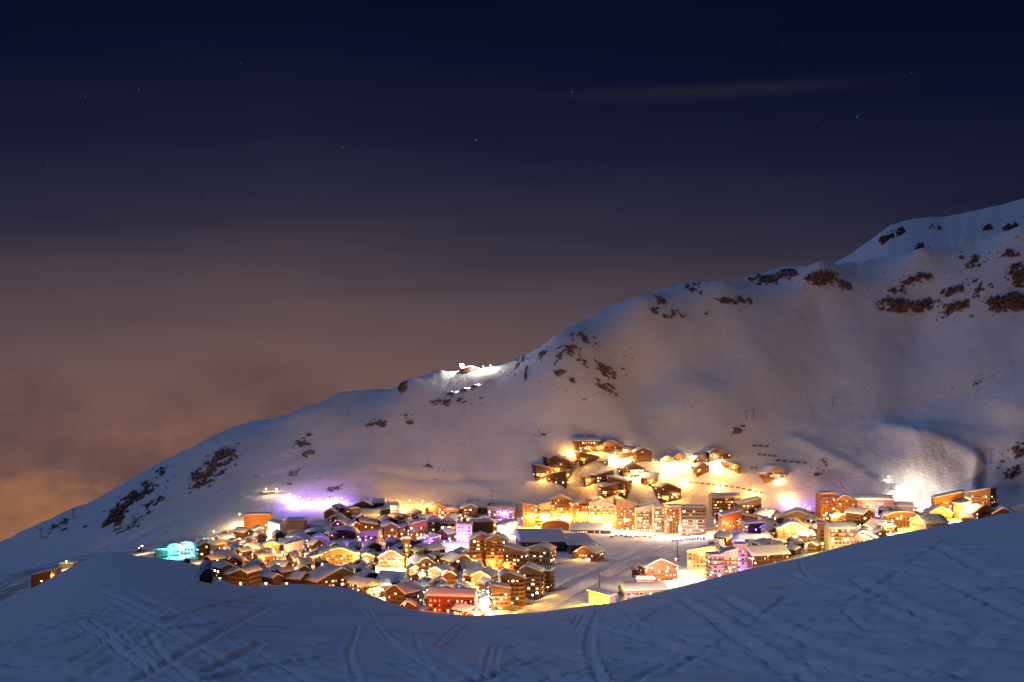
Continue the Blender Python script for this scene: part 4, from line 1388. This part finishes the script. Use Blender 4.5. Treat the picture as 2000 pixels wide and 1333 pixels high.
LAMPS += '''430 1150 Y 6|470 1160 Y 6|520 1160 W 5|560 1160 Y 6|600 1165 Y 6|640 1165 Y 8|690 1182 Y 8|720 1186 Y 8|790 1200 Y 7|850 1212 R 18|875 1214 R 18|905 1214 R 18|930 1212 W 5|975 1208 Y 4|1000 1198 Y 3|1040 1182 Y 3|1070 1166 Y 2
1235 1182 P 5|1270 1180 W 5|1300 1176 W 6|1390 1150 W 9|1405 1150 P 9|1425 1142 W 9|1445 1132 P 7|1470 1122 W 8|1500 1114 Y 8|1530 1110 Y 8|1625 1088 W 8|1650 1084 W 9|1690 1070 W 8|1700 1062 W 7|1425 1062 W 6|1460 1074 W 6|1420 1070 Y 6
660 1038 P 4|700 1064 P 12|725 1066 P 6|620 1072 P 10|600 1072 P 6|830 1066 P 8|690 1040 Y 6|715 1044 Y 5|760 1062 Y 7|785 1058 Y 6|740 1020 Y 6|712 1022 Y 5|815 1060 W 6|845 1012 Y 8|858 1014 R 6
395 1100 Y 6|425 1112 Y 8|400 1076 Y 5|470 1100 Y 9|515 1110 Y 8|545 1120 Y 6|575 1112 Y 8|470 1080 Y 10|440 1088 Y 8
1060 940 Y 6|1085 930 Y 6|1050 938 Y 3|1150 950 Y 6|1180 974 Y 7|1215 972 Y 7|1300 984 Y 8|1320 978 Y 5|1230 940 Y 8|1270 952 Y 6|1140 910 Y 8|1500 940 Y 8|1520 942 W 4|1430 924 Y 8|1366 930 Y 8'''  # extra lamps added to brighten dark fronts; many stand unseen behind the crest
LPOS = []
for row in LAMPS.strip().replace('\n', '|').split('|'):
    px, py, c, kw = row.split()
    kw = float(kw)
    kw = kw if kw < 20 else 20 + (kw - 20) * 0.25
    px, py = float(px), float(py)
    if c in 'PV':
        kw *= 0.07 if px > 1540 and py < 1006 else (0.14 if py < 992 else 0.5)
    if py < 985 and px > 1030:
        kw *= 0.48
    if 1170 < px < 1380 and 1028 < py < 1060:
        kw *= 0.62
    if px > 1480 and c in 'YWL':
        kw *= 1.25
    if px < 1000 and py > 1036:
        kw *= 0.55
    LPOS.append(spot(px, py))
    if 1280 < px < 1420 and py < 940:
        kw *= 0.36
    lamp(float(px), float(py), c, kw, (7.0 if (px < 1000 and py > 1036) or py < 985 else 11.0) if c in 'YW' and kw > 6 else 7.0)

# the chalets packed between the named ones
rgx = random.Random(77)
KINDS_ = [('small dark chalet', 'wood_dark', .22), ('small brown chalet', 'wood', .3), ('little amber lit chalet', 'wood_light', .3), ('narrow brown house', 'wood', .3)]
made = 0
for (xa, xb, ya, yb_, tries, hh) in ((405, 970, 1052, 1196, 900, (19, 30)), (640, 1000, 1000, 1050, 260, (16, 24)), (1400, 1760, 1012, 1090, 420, (17, 26)), (1060, 1330, 900, 968, 160, (15, 22)), (1770, 1950, 1000, 1022, 60, (14, 20))):
    for t_ in range(tries):
        x_, y_ = rgx.uniform(xa, xb), rgx.uniform(ya, yb_)
        if y_ > float(np.interp(x_, *zip(*CREST))) + 6 or (880 < x_ < 1000 and 1040 < y_ < 1080) or (590 < x_ < 760 and 1058 < y_ < 1075):
            continue
        s0 = spot(x_, y_)
        wpx = rgx.uniform(20, 32)
        wm = wpx * K * s0.y
        ctr = s0 + Vector((0, wm * 0.5, 0))
        if any((ctr.xy - q_.xy).length < 0.57 * (dd + wm) + 3.0 for _, q_, dd in SHORT):
            continue
        if any((ctr.xy - q_.xy).length < 0.6 * wm + 4.0 for q_ in LPOS):
            continue
        nm, wl_, lt = KINDS_[rgx.randrange(4)]
        building(x_ - wpx / 2, x_ + wpx / 2, y_ - rgx.uniform(*hh), y_, rgx.choice('GGCBDE'), rgx.uniform(-18, 18), wl_, lt, 'chalet', place_label(nm, ctr), '')
        made += 1
INFILL = made

# floodlights high on the mountain and on the pistes
lamp(1768, 964, 'N', 4, 5.0, 'very bright floodlight at the foot of the banked piste')
lamp(1745, 972, 'N', 2, 4.0, 'second smaller floodlight left of the bright piste floodlight')
lamp(1735, 940, 'N', 0.5, 5.0, 'faint floodlight up the edge of the banked piste')
fl0 = lamp(902, 727, 'N', 11, 6.0, 'dazzling lamp of the lift station on the skyline shoulder')
lamp(925, 727, 'B', 2.5, 5.0, 'lamp in the middle of the skyline lift station')
lamp(944, 724, 'W', 7, 5.0, 'warm lamp at the right end of the skyline lift station')
lamp(958, 722, 'B', 3, 5.0, 'last small lamp right of the skyline lift station')

fl = lamp(1770, 984, 'W', 2, 12.0, 'added tall warm floodlight behind the long brown wing brightening the bank')  # mast and beams put in to spread more light over the bank
for tx, ty, en in ((1800, 890, 15), (1735, 895, 7), (1870, 905, 10)):
    li = bpy.data.lights.new('bank_beam', 'SPOT')
    li.energy = en * 1000 * LAMP
    li.color = (1.0, 0.86, 0.70)
    li.spot_size = R(62)
    li.spot_blend = 1.0
    li.shadow_soft_size = 0.4
    lo = bpy.data.objects.new('bank_beam', li)
    lo.location = (0, -0.2, 12.8)
    lo.rotation_euler = (spot(tx, ty) - (fl.location + Vector((0, 0, 12.8)))).to_track_quat('-Z', 'Y').to_euler()
    link(lo, fl)
b = MB()
b.box(-2.2, 2.2, -1.9, -1.6, 6.4, 9.4, 'lamp_N')
b.build('lamp_panel', fl0)
# the lift station on the shoulder
p = spot(918, 728)
root = empty('lift_station', p + Vector((0, 6, -0.5)), R(10), 'small dark lift station building on the skyline shoulder', 'lift station')
b = MB()
b.prism([(-9, -2), (9, -2), (9, 5), (0, 7.5), (-9, 5)], -5, 5, 'wood_dark')
b.build('wall', root)
b = MB()
b.prism([(-10, 4.7), (0, 7.6), (10, 4.7), (10, 5.5), (0, 8.4), (-10, 5.5)], -6, 6, 'snow_roof')
b.build('roof', root)
b = MB()
b.box(-12.5, -9.3, -3, 3, -1, 3.2, 'metal')
b.build('bullwheel_housing', root)


# ------------------------------------------------------------------ snow groomers at work, lamps on
def groomer(px, py, rz, label, kw):
    p = spot(px, py)
    root = empty('snow_groomer', p, R(rz), label, 'snow groomer', 'snow groomers working on the pistes')
    b = MB()
    b.prism([(-3.2, 0.9), (3.0, 0.9), (3.3, 1.3), (3.0, 1.9), (-3.2, 1.9)], -1.0, 1.0, 'brick_red')
    b.build('body', root)
    b = MB()
    b.prism([(-0.2, 1.91), (1.7, 1.91), (2.0, 2.5), (1.3, 3.2), (-0.2, 3.2)], -0.95, 0.95, 'glass_dark')
    b.build('cab', root)
    for s in (-1, 1):
        b = MB()
        y0, y1 = sorted((s * 1.05, s * 2.1))
        b.prism([(-3.1, 0.15), (-2.6, 0), (2.6, 0), (3.1, 0.15), (3.3, 0.6), (2.9, 1.05), (-2.9, 1.05), (-3.3, 0.6)], y0, y1, 'metal_dark')
        b.build('track', root)
    b = MB()
    b.prism([(4.1, 0.0), (4.5, 0.0), (4.3, 0.6), (4.5, 1.2), (4.2, 1.2)], -2.6, 2.6, 'metal')
    b.build('blade', root)
    b = MB()
    b.box(-5.0, -3.6, -2.4, 2.4, 0.05, 0.7, 'metal_dark')
    b.build('tiller', root)
    for s in (-0.6, 0.6):
        b = MB()
        b.box(1.5, 1.75, s - 0.18, s + 0.18, 3.202, 3.45, 'lamp_B')
        b.build('headlight', root)
    for s, e in ((1, 1.0), (-1, 0.5)):
        li = bpy.data.lights.new('headlight_beam', 'SPOT')
        li.energy = kw * 1000 * e * LAMP
        li.color = (1.0, 0.93, 0.80)
        li.spot_size = R(24)
        li.spot_blend = 0.7
        li.shadow_soft_size = 0.2
        lo = bpy.data.objects.new('headlight_beam', li)
        lo.location = (2.0 if s > 0 else -0.4, 0, 3.4)
        lo.rotation_euler = (R(0), R(-80 * s), 0) if False else Vector((s, 0, -0.10)).to_track_quat('-Z', 'Y').to_euler()
        link(lo, root)
    return root


groomer(905, 764, 17, 'snow groomer lighting the piste below the skyline lift station', 22)
groomer(925, 757, 17, 'second snow groomer higher on the lit piste streak', 18)
groomer(880, 771, 20, 'third snow groomer at the lower end of the lit piste streak', 9)
groomer(275, 1078, 200, 'snow groomer with bright lamps left of the teal houses', 10)

# ------------------------------------------------------------------ ski lifts
def pylon(px, py, h, label, head=3.0, rz=0.0, m='metal'):
    p = spot(px, py)
    root = empty('lift_pylon', p, R(rz), label, 'lift pylon', 'pylons of the ski lifts')
    b = MB()
    b.tube((0, 0, -1), (0, 0, h), 0.55, 0.34, m, 8)
    b.build('mast', root)
    b = MB()
    b.box(-head, head, -0.25, 0.25, h, h + 0.5, m)
    b.build('crossarm', root)
    for s in (-1, 1):
        b = MB()
        b.box(s * head * 0.85 - 0.18, s * head * 0.85 + 0.18, -1.8, 1.8, h - 0.55, h - 0.02, 'metal_dark')
        b.build('sheave_train', root)
    return p + Vector((0, 0, h - 0.4))


p1 = pylon(1171, 1160, 15, 'lift pylon beside the yellow lit shed on the piste')
p2 = pylon(1323, 1096, 16, 'lift pylon with a brown head standing behind the dark red lodge', 4.5)
p3 = pylon(1457, 820, 9, 'left one of the paired pale pylons on the upper slope', 2.2)
p4 = pylon(1472, 819, 11, 'right one of the paired pale pylons on the upper slope', 2.2)
p5 = pylon(1626, 793, 9, 'lone pale pylon on the open slope above the mound', 4.0)
p6 = pylon(1934, 906, 15, 'dark pylon in front of the gully by the right edge', 4.0)
p7 = pylon(143, 1012, 9, 'small pylon on the far left ridge', 2.0)
p8 = pylon(80, 1050, 9, 'small pylon low on the far left slope', 2.0)


def cable(a, b, label, sag=2.5):
    m = MB()
    pts_ = []
    for i in range(13):
        t = i / 12
        q_ = a.lerp(b, t)
        q_.z -= sag * 4 * t * (1 - t)
        pts_.append(q_)
    for u, v in zip(pts_[:-1], pts_[1:]):
        m.tube(u, v, 0.10, 0.10, 'metal_dark', 4)
    tag(m.build('lift_cable'), label, 'lift cable', 'ropes of the ski lifts')


off = Vector((2.4, 0, 0))
cable(p1 - off, p2 - off, 'left hauling rope of the lift rising across the dim piste')
cable(p1 + off, p2 + off, 'right hauling rope of the lift rising across the dim piste')

# ------------------------------------------------------------------ yellow lift shed by the piste
p = spot(1177, 1182)
root = empty('lift_shed', p + Vector((0, 6, -1)), R(-28), 'glowing yellow lift shed at the crest under the piste pylon', 'lift shed')
b = MB()
b.prism([(-7.5, -3), (7.5, -3), (7.5, 6.5), (-7.5, 9.0)], -5, 5, 'plaster')
b.build('wall', root)
b = MB()
b.prism([(-8.4, 9.25), (8.4, 6.45), (8.4, 6.8), (-8.4, 9.6)], -6, 6, 'timber')
ro = b.build('roof', root)
b = MB()
b.prism([(-8.4, 9.62), (8.4, 6.82), (8.3, 7.5), (-8.3, 10.4)], -6.1, 6.1, 'snow_roof')
b.build('snow_cover', ro)
for i in range(4):
    b = MB()
    b.box(-6.6 + i * 3.5, -4.2 + i * 3.5, -5.1, -4.9, 0.5, 5.0 - 0.4 * i, 'lit_yellow')
    b.build('window', root)
lamp(1165, 1190, 'L', 7, 5.0, 'yellow floodlight before the glowing yellow lift shed', 0, -6)

# ------------------------------------------------------------------ the mast on the white terraced building
p = spot(962, 1010)
root = empty('mast', p + Vector((0, 6, 0)), 0, 'tall pale mast rising above the white terraced building', 'mast')
b = MB()
b.tube((0, 0, 0), (0, 0, 25), 0.75, 0.55, 'plaster', 8)
b.build('pole', root)
b = MB()
b.tube((0, 0, 25), (0, 0, 26.2), 1.1, 1.1, 'metal', 8)
b.build('cap', root)

# ------------------------------------------------------------------ slender tower
p = spot(793, 1106)
root = empty('tower', p + Vector((0, 3, -1)), R(5), 'slender tower glowing yellow down its shaft in the centre left', 'tower')
hT = 60 * K * p.y
b = MB()
b.box(-2.6, 2.6, -2.6, 2.6, -4, hT * 0.80, 'wood_light')
b.build('shaft', root)
b = MB()
b.box(-3.5, 3.5, -3.5, 3.5, hT * 0.80, hT * 0.93, 'wood')
b.build('head', root)
b = MB()
b.prism([(-4.0, hT * 0.932), (4.0, hT * 0.932), (2.6, hT * 1.0), (0, hT * 1.02), (-2.6, hT * 1.0)], -4.0, 4.0, 'snow_roof')
b.build('snow_cap', root)
for i in range(5):
    b = MB()
    b.box(-0.9, 0.9, -2.72, -2.58, 1.5 + i * 3.6, 3.8 + i * 3.6, 'lit_amber')
    b.build('window', root)
lamp(789, 1112, 'L', 9, 5.0, 'yellow floodlight at the foot of the slender tower', 0, -5)
lamp(797, 1112, 'Y', 9, 5.0, 'orange floodlight at the foot of the slender tower', 0, -6)

# ------------------------------------------------------------------ low shopping centre under one sweep of snow
def slab_hall(px0, px1, ytop, ybase, deep, label, seed):
    pa, pb = spot(px0, ybase), spot(px1, ybase)
    c = (pa + pb) / 2
    wdt = (pb - pa).length
    root = empty('sports_centre', c + Vector((0, deep / 2, -0.5)), math.atan2(pb.y - pa.y, pb.x - pa.x), label, 'sports centre')
    Ht = 7.5
    b = MB()
    b.box(-wdt / 2, wdt / 2, -deep / 2, deep / 2, -6, Ht, 'wood_dark')
    b.build('wall', root)
    b = MB()
    b.box(-wdt / 2 - 1.5, wdt / 2 + 1.5, -deep / 2 - 4, deep / 2 + 1, Ht + 0.004, Ht + 0.9, 'timber')
    ro = b.build('roof', root)
    nxx, nyy = 40, 22
    xs, ys = np.linspace(-wdt / 2 - 1.4, wdt / 2 + 1.4, nxx), np.linspace(-deep / 2 - 4, deep / 2 + 1, nyy)
    gx, gy = np.meshgrid(xs, ys)
    e = np.minimum(np.minimum(gx - xs[0], xs[-1] - gx), np.minimum(gy - ys[0], ys[-1] - gy))
    gz_ = Ht + 0.91 + np.minimum(e, 1.5) / 1.5 * (1.0 + 0.9 * fbm(gx / 14, gy / 10, seed, 3) + 0.05 * (gy - ys[0]))
    so = link(bpy.data.objects.new('snow_cover', grid_mesh('snow_cover', np.stack([gx, gy, gz_], -1), 'snow_roof')), ro)
    n = int(wdt / 5)
    for i in range(n + 1):
        b = MB()
        x = -wdt / 2 + i * wdt / n
        b.box(x - 0.3, x + 0.3, -deep / 2 - 3.4, -deep / 2 - 2.8, -4, Ht, 'concrete')
        b.build('column', root)
    rg = random.Random(seed)
    for i in range(n):
        x = -wdt / 2 + (i + 0.5) * wdt / n
        lit = 0.42 < i / n < 0.66
        b = MB()
        b.box(x - 1.7, x + 1.7, -deep / 2 - 0.12, -deep / 2 + 0.1, 1.0, 4.8, ('lit_white' if rg.random() < 0.35 else 'lit_amber') if lit and rg.random() < 0.6 else 'glass_dark')
        b.build('window', root)
    return root


slab_hall(1012, 1106, 1016, 1076, 55, 'large dark sports centre with columned front under a wide snow roof', 5)
slab_hall(1102, 1158, 1030, 1082, 48, 'lower wing of the sports centre reaching right to the round chalet', 8)
building(1125, 1178, 1060, 1096, 'C', -10, 'wood', .3, 'chalet', 'small round chalet by the piste at the sports centre end', '')
building(1058, 1118, 1014, 1036, 'A', -6, 'wood_dark', .0, 'building', 'humped brown shed roof in front of the yellow row', 'nowin')
building(1114, 1196, 1022, 1042, 'E', -6, 'wood_dark', .5, 'building', 'long dark shop gallery with lit fronts before the yellow row', '')

# ------------------------------------------------------------------ boulder on the near crest
def boulder(px, py, wpx, hpx, label, cap=True, seed=3):
    x, D = near_point(px, py)
    D -= 1.5
    x = (px - 1000) * K * D
    z = (HZ - py) * K * D
    w, h = wpx * K * D / 2, hpx * K * D
    root = empty('boulder', (x, D, z - 0.3 * h), 0, label, 'boulder')
    rg = random.Random(seed)
    b = MB()
    vs, fs = [], []
    nu, nv = 14, 9
    for j in range(nv + 1):
        for i in range(nu):
            th, ph = 2 * math.pi * i / nu, math.pi * (j / nv - 0.5)
            r = 1 + 0.22 * rg.uniform(-1, 1)
            q_ = [math.cos(th) * math.cos(ph), math.sin(th) * math.cos(ph), math.sin(ph)]
            q_ = [math.copysign(abs(t) ** 0.6, t) for t in q_]
            vs.append((q_[0] * w * r, q_[1] * w * r, (q_[2] * 0.65 + 0.65) * h * (0.9 + 0.1 * r)))
    for j in range(nv):
        for i in range(nu):
            fs.append((j * nu + i, j * nu + (i + 1) % nu, (j + 1) * nu + (i + 1) % nu, (j + 1) * nu + i))
    b.add(vs, fs, 'rock')
    b.build('stone', root)
    if cap:
        vs, fs = [], []
        for j in range(7):
            for i in range(18):
                th, ph = 2 * math.pi * i / 18, math.pi / 2 * j / 6
                lx = 1.9 if math.cos(th) < 0 else 1.12
                vs.append((math.cos(th) * math.cos(ph) * w * lx, math.sin(th) * math.cos(ph) * w * 1.25, h * 1.08 + math.sin(ph) * h * 0.42 - (0.5 * h * math.cos(ph) ** 2 if math.cos(th) < -0.2 else 0)))
        for j in range(6):
            for i in range(18):
                fs.append((j * 18 + i, j * 18 + (i + 1) % 18, (j + 1) * 18 + (i + 1) % 18, (j + 1) * 18 + i))
        fs.append(tuple(range(17, -1, -1)))
        m = MB().add(vs, fs, 'snow_near')
        o = m.build('snow_cap', root)
        o.data.polygons.foreach_set('use_smooth', [True] * len(o.data.polygons))
    return root


boulder(402, 1136, 24, 34, 'black boulder under a snow cap on the near crest')
boulder(365, 1101, 12, 10, 'small dark stone left of the snow capped boulder', False, 9)

ORD = ['leftmost', 'second', 'third', 'fourth', 'fifth', 'sixth', 'seventh', 'eighth', 'ninth', 'tenth', 'eleventh', 'twelfth', 'thirteenth']
# ------------------------------------------------------------------ avalanche fences
def fences(line, n, h, label, grp, gap=0.35):
    P = [line[0]] + list(line[1:])
    me_ = {}
    xs = [p[0] for p in P]
    ys = [p[1] for p in P]
    for i in range(n):
        t0 = xs[0] + (xs[-1] - xs[0]) * i / n
        t1 = xs[0] + (xs[-1] - xs[0]) * (i + 1 - gap) / n
        a, c = spot(t0, np.interp(t0, xs, ys)), spot(t1, np.interp(t1, xs, ys))
        L = (c - a).length
        if L > 60:
            continue
        root = empty('snow_fence', (a + c) / 2, math.atan2(c.y - a.y, c.x - a.x), ORD[i] + ' ' + label, 'snow fence', grp)
        for k_ in range(3):
            b = MB()
            b.box(-L / 2, L / 2, -0.08, 0.08, h * (0.25 + 0.27 * k_), h * (0.25 + 0.27 * k_) + h * 0.2, 'timber')
            b.build('rail', root)
        for s in (-1, 1):
            b = MB()
            b.tube((s * L * 0.4, 0.25, -1), (s * L * 0.4, 0.1, h), 0.12, 0.12, 'timber', 5)
            b.build('post', root)


fences([(1345, 944), (1400, 950), (1440, 955), (1495, 966)], 13, 2.2, 'dark snow fence panel in the row above the lamp lit road', 'fence row above the lit road')
fences([(1470, 873), (1506, 875)], 3, 2.2, 'snow fence panel in the topmost short row right of the hamlet', 'topmost fence row')
fences([(1480, 890), (1520, 894)], 4, 2.2, 'snow fence panel in the second row right of the hamlet', 'second fence row')
fences([(1515, 902), (1580, 908)], 5, 2.4, 'snow fence panel in the row just above the lone round chalet', 'fence row above the lone chalet')
fences([(1466, 916), (1482, 917)], 2, 2.2, 'snow fence panel left of the lone round chalet', 'fence pair by the lone chalet')

# ------------------------------------------------------------------ parked cars
CARM = {}


def car_parts(paint):
    if paint not in CARM:
        MATS.get(paint) or mat(paint, {'car_red': (.35, .03, .03), 'car_blue': (.05, .08, .25), 'car_white': (.7, .7, .7), 'car_grey': (.2, .2, .21)}[paint], 0.35, spec=0.5)
        b = MB()
        b.prism([(-2.1, 0.35), (2.1, 0.35), (2.15, 0.7), (1.95, 0.95), (0.95, 1.02), (-2.0, 1.02), (-2.15, 0.7)], -0.86, 0.86, paint)
        g = MB()
        g.prism([(-1.75, 1.022), (0.95, 1.022), (0.35, 1.5), (-1.4, 1.52)], -0.74, 0.74, 'glass_dark')
        s = MB()
        s.prism([(-1.45, 1.54), (0.38, 1.52), (0.2, 1.72), (-1.2, 1.76)], -0.7, 0.7, 'snow_roof')
        w = MB()
        w.tube((0, -0.11, 0), (0, 0.11, 0), 0.33, 0.33, 'metal_dark', 10)
        CARM[paint] = (b.mesh('body'), g.mesh('cabin'), s.mesh('snow_cap'), w.mesh('wheel'))
    return CARM[paint]


def car(px, py, rz, paint, label, grp):
    p = spot(px, py)
    root = empty('parked_car', p + Vector((0, 0, 0.05)), R(rz), label, 'car', grp)
    me_ = car_parts(paint)
    link(bpy.data.objects.new('body', me_[0]), root)
    link(bpy.data.objects.new('cabin', me_[1]), root)
    link(bpy.data.objects.new('snow_cap', me_[2]), root)
    for x in (-1.3, 1.3):
        for y in (-0.8, 0.8):
            o = link(bpy.data.objects.new('wheel', me_[3]), root)
            o.location = (x, y, 0.33)


rg = random.Random(12)
PAINT = ['car_red', 'car_blue', 'car_white', 'car_grey']
for i in range(9):
    car(1330 + i * 5.6, 1053 + rg.uniform(-1, 1), 80 + rg.uniform(-10, 10), PAINT[rg.randrange(4)], ORD[i] + ' snow topped car in the row parked before the brown end block', 'cars before the brown end block')
for i in range(10):
    car(1195 + i * 9.5, 1050 + rg.uniform(-2, 1), rg.uniform(-20, 20), PAINT[rg.randrange(4)], ORD[i] + ' snow topped car parked on the brilliant plaza below the yellow row', 'cars on the bright plaza')
car(927, 1140, 20, 'car_white', 'white car alone on the yellow lit lane', 'cars')
car(905, 1146, -30, 'car_blue', 'blue car left on the yellow lit lane', 'cars')
for i in range(5):
    car(1545 + i * 9, 1056 + i * 0.6, 10 + rg.uniform(-15, 15), PAINT[rg.randrange(4)], ORD[i] + ' car on the bright lot below the arched yellow hotel', 'cars below the arched hotel')

# ------------------------------------------------------------------ steam rising from the boiler houses
def steam(px, py, w, hgt, label, dens=0.05):
    p = spot(px, py)
    m = bpy.data.materials.new('steam')
    m.use_nodes = True
    nt = m.node_tree
    nt.nodes.remove(nt.nodes['Principled BSDF'])
    v = nt.nodes.new('ShaderNodeVolumePrincipled')
    v.inputs['Color'].default_value = (0.9, 0.9, 0.9, 1)
    t = nt.nodes.new('ShaderNodeTexCoord')
    n = nt.nodes.new('ShaderNodeTexNoise')
    n.inputs['Scale'].default_value = 0.22
    n.inputs['Detail'].default_value = 4
    r = nt.nodes.new('ShaderNodeMapRange')
    r.inputs['From Min'].default_value = 0.42
    r.inputs['From Max'].default_value = 0.75
    r.inputs['To Max'].default_value = dens * 2
    nt.links.new(t.outputs['Object'], n.inputs['Vector'])
    nt.links.new(n.outputs[0], r.inputs['Value'])
    nt.links.new(r.outputs[0], v.inputs['Density'])
    nt.links.new(v.outputs[0], nt.nodes['Material Output'].inputs['Volume'])
    vs, fs = [], []
    for j in range(9):
        tt = j / 8
        rad = w * (0.25 + 0.75 * tt) * math.sqrt(max(1 - max(tt - 0.6, 0) ** 2 * 6.2, 0.02))
        for i in range(14):
            th = 2 * math.pi * i / 14
            vs.append((rad * math.cos(th) + 5 * tt * tt, rad * math.sin(th), hgt * tt))
    for j in range(8):
        for i in range(14):
            fs.append((j * 14 + i, j * 14 + (i + 1) % 14, (j + 1) * 14 + (i + 1) % 14, (j + 1) * 14 + i))
    fs += [tuple(range(13, -1, -1)), tuple(range(112, 126))]
    me_ = bpy.data.meshes.new('steam_plume')
    me_.from_pydata(vs, [], fs)
    me_.materials.append(m)
    o = bpy.data.objects.new('steam_plume', me_)
    o.location = p
    tag(link(o), label, 'steam', None, 'stuff')


bz = spot(1352, 1046)
steam(1350, 1000, 5, 20, 'pale steam plume rising behind the rightmost brown block', 0.16)
steam(1888, 1000, 6, 26, 'steam drifting up beside the tall stepped block at the right', 0.12)
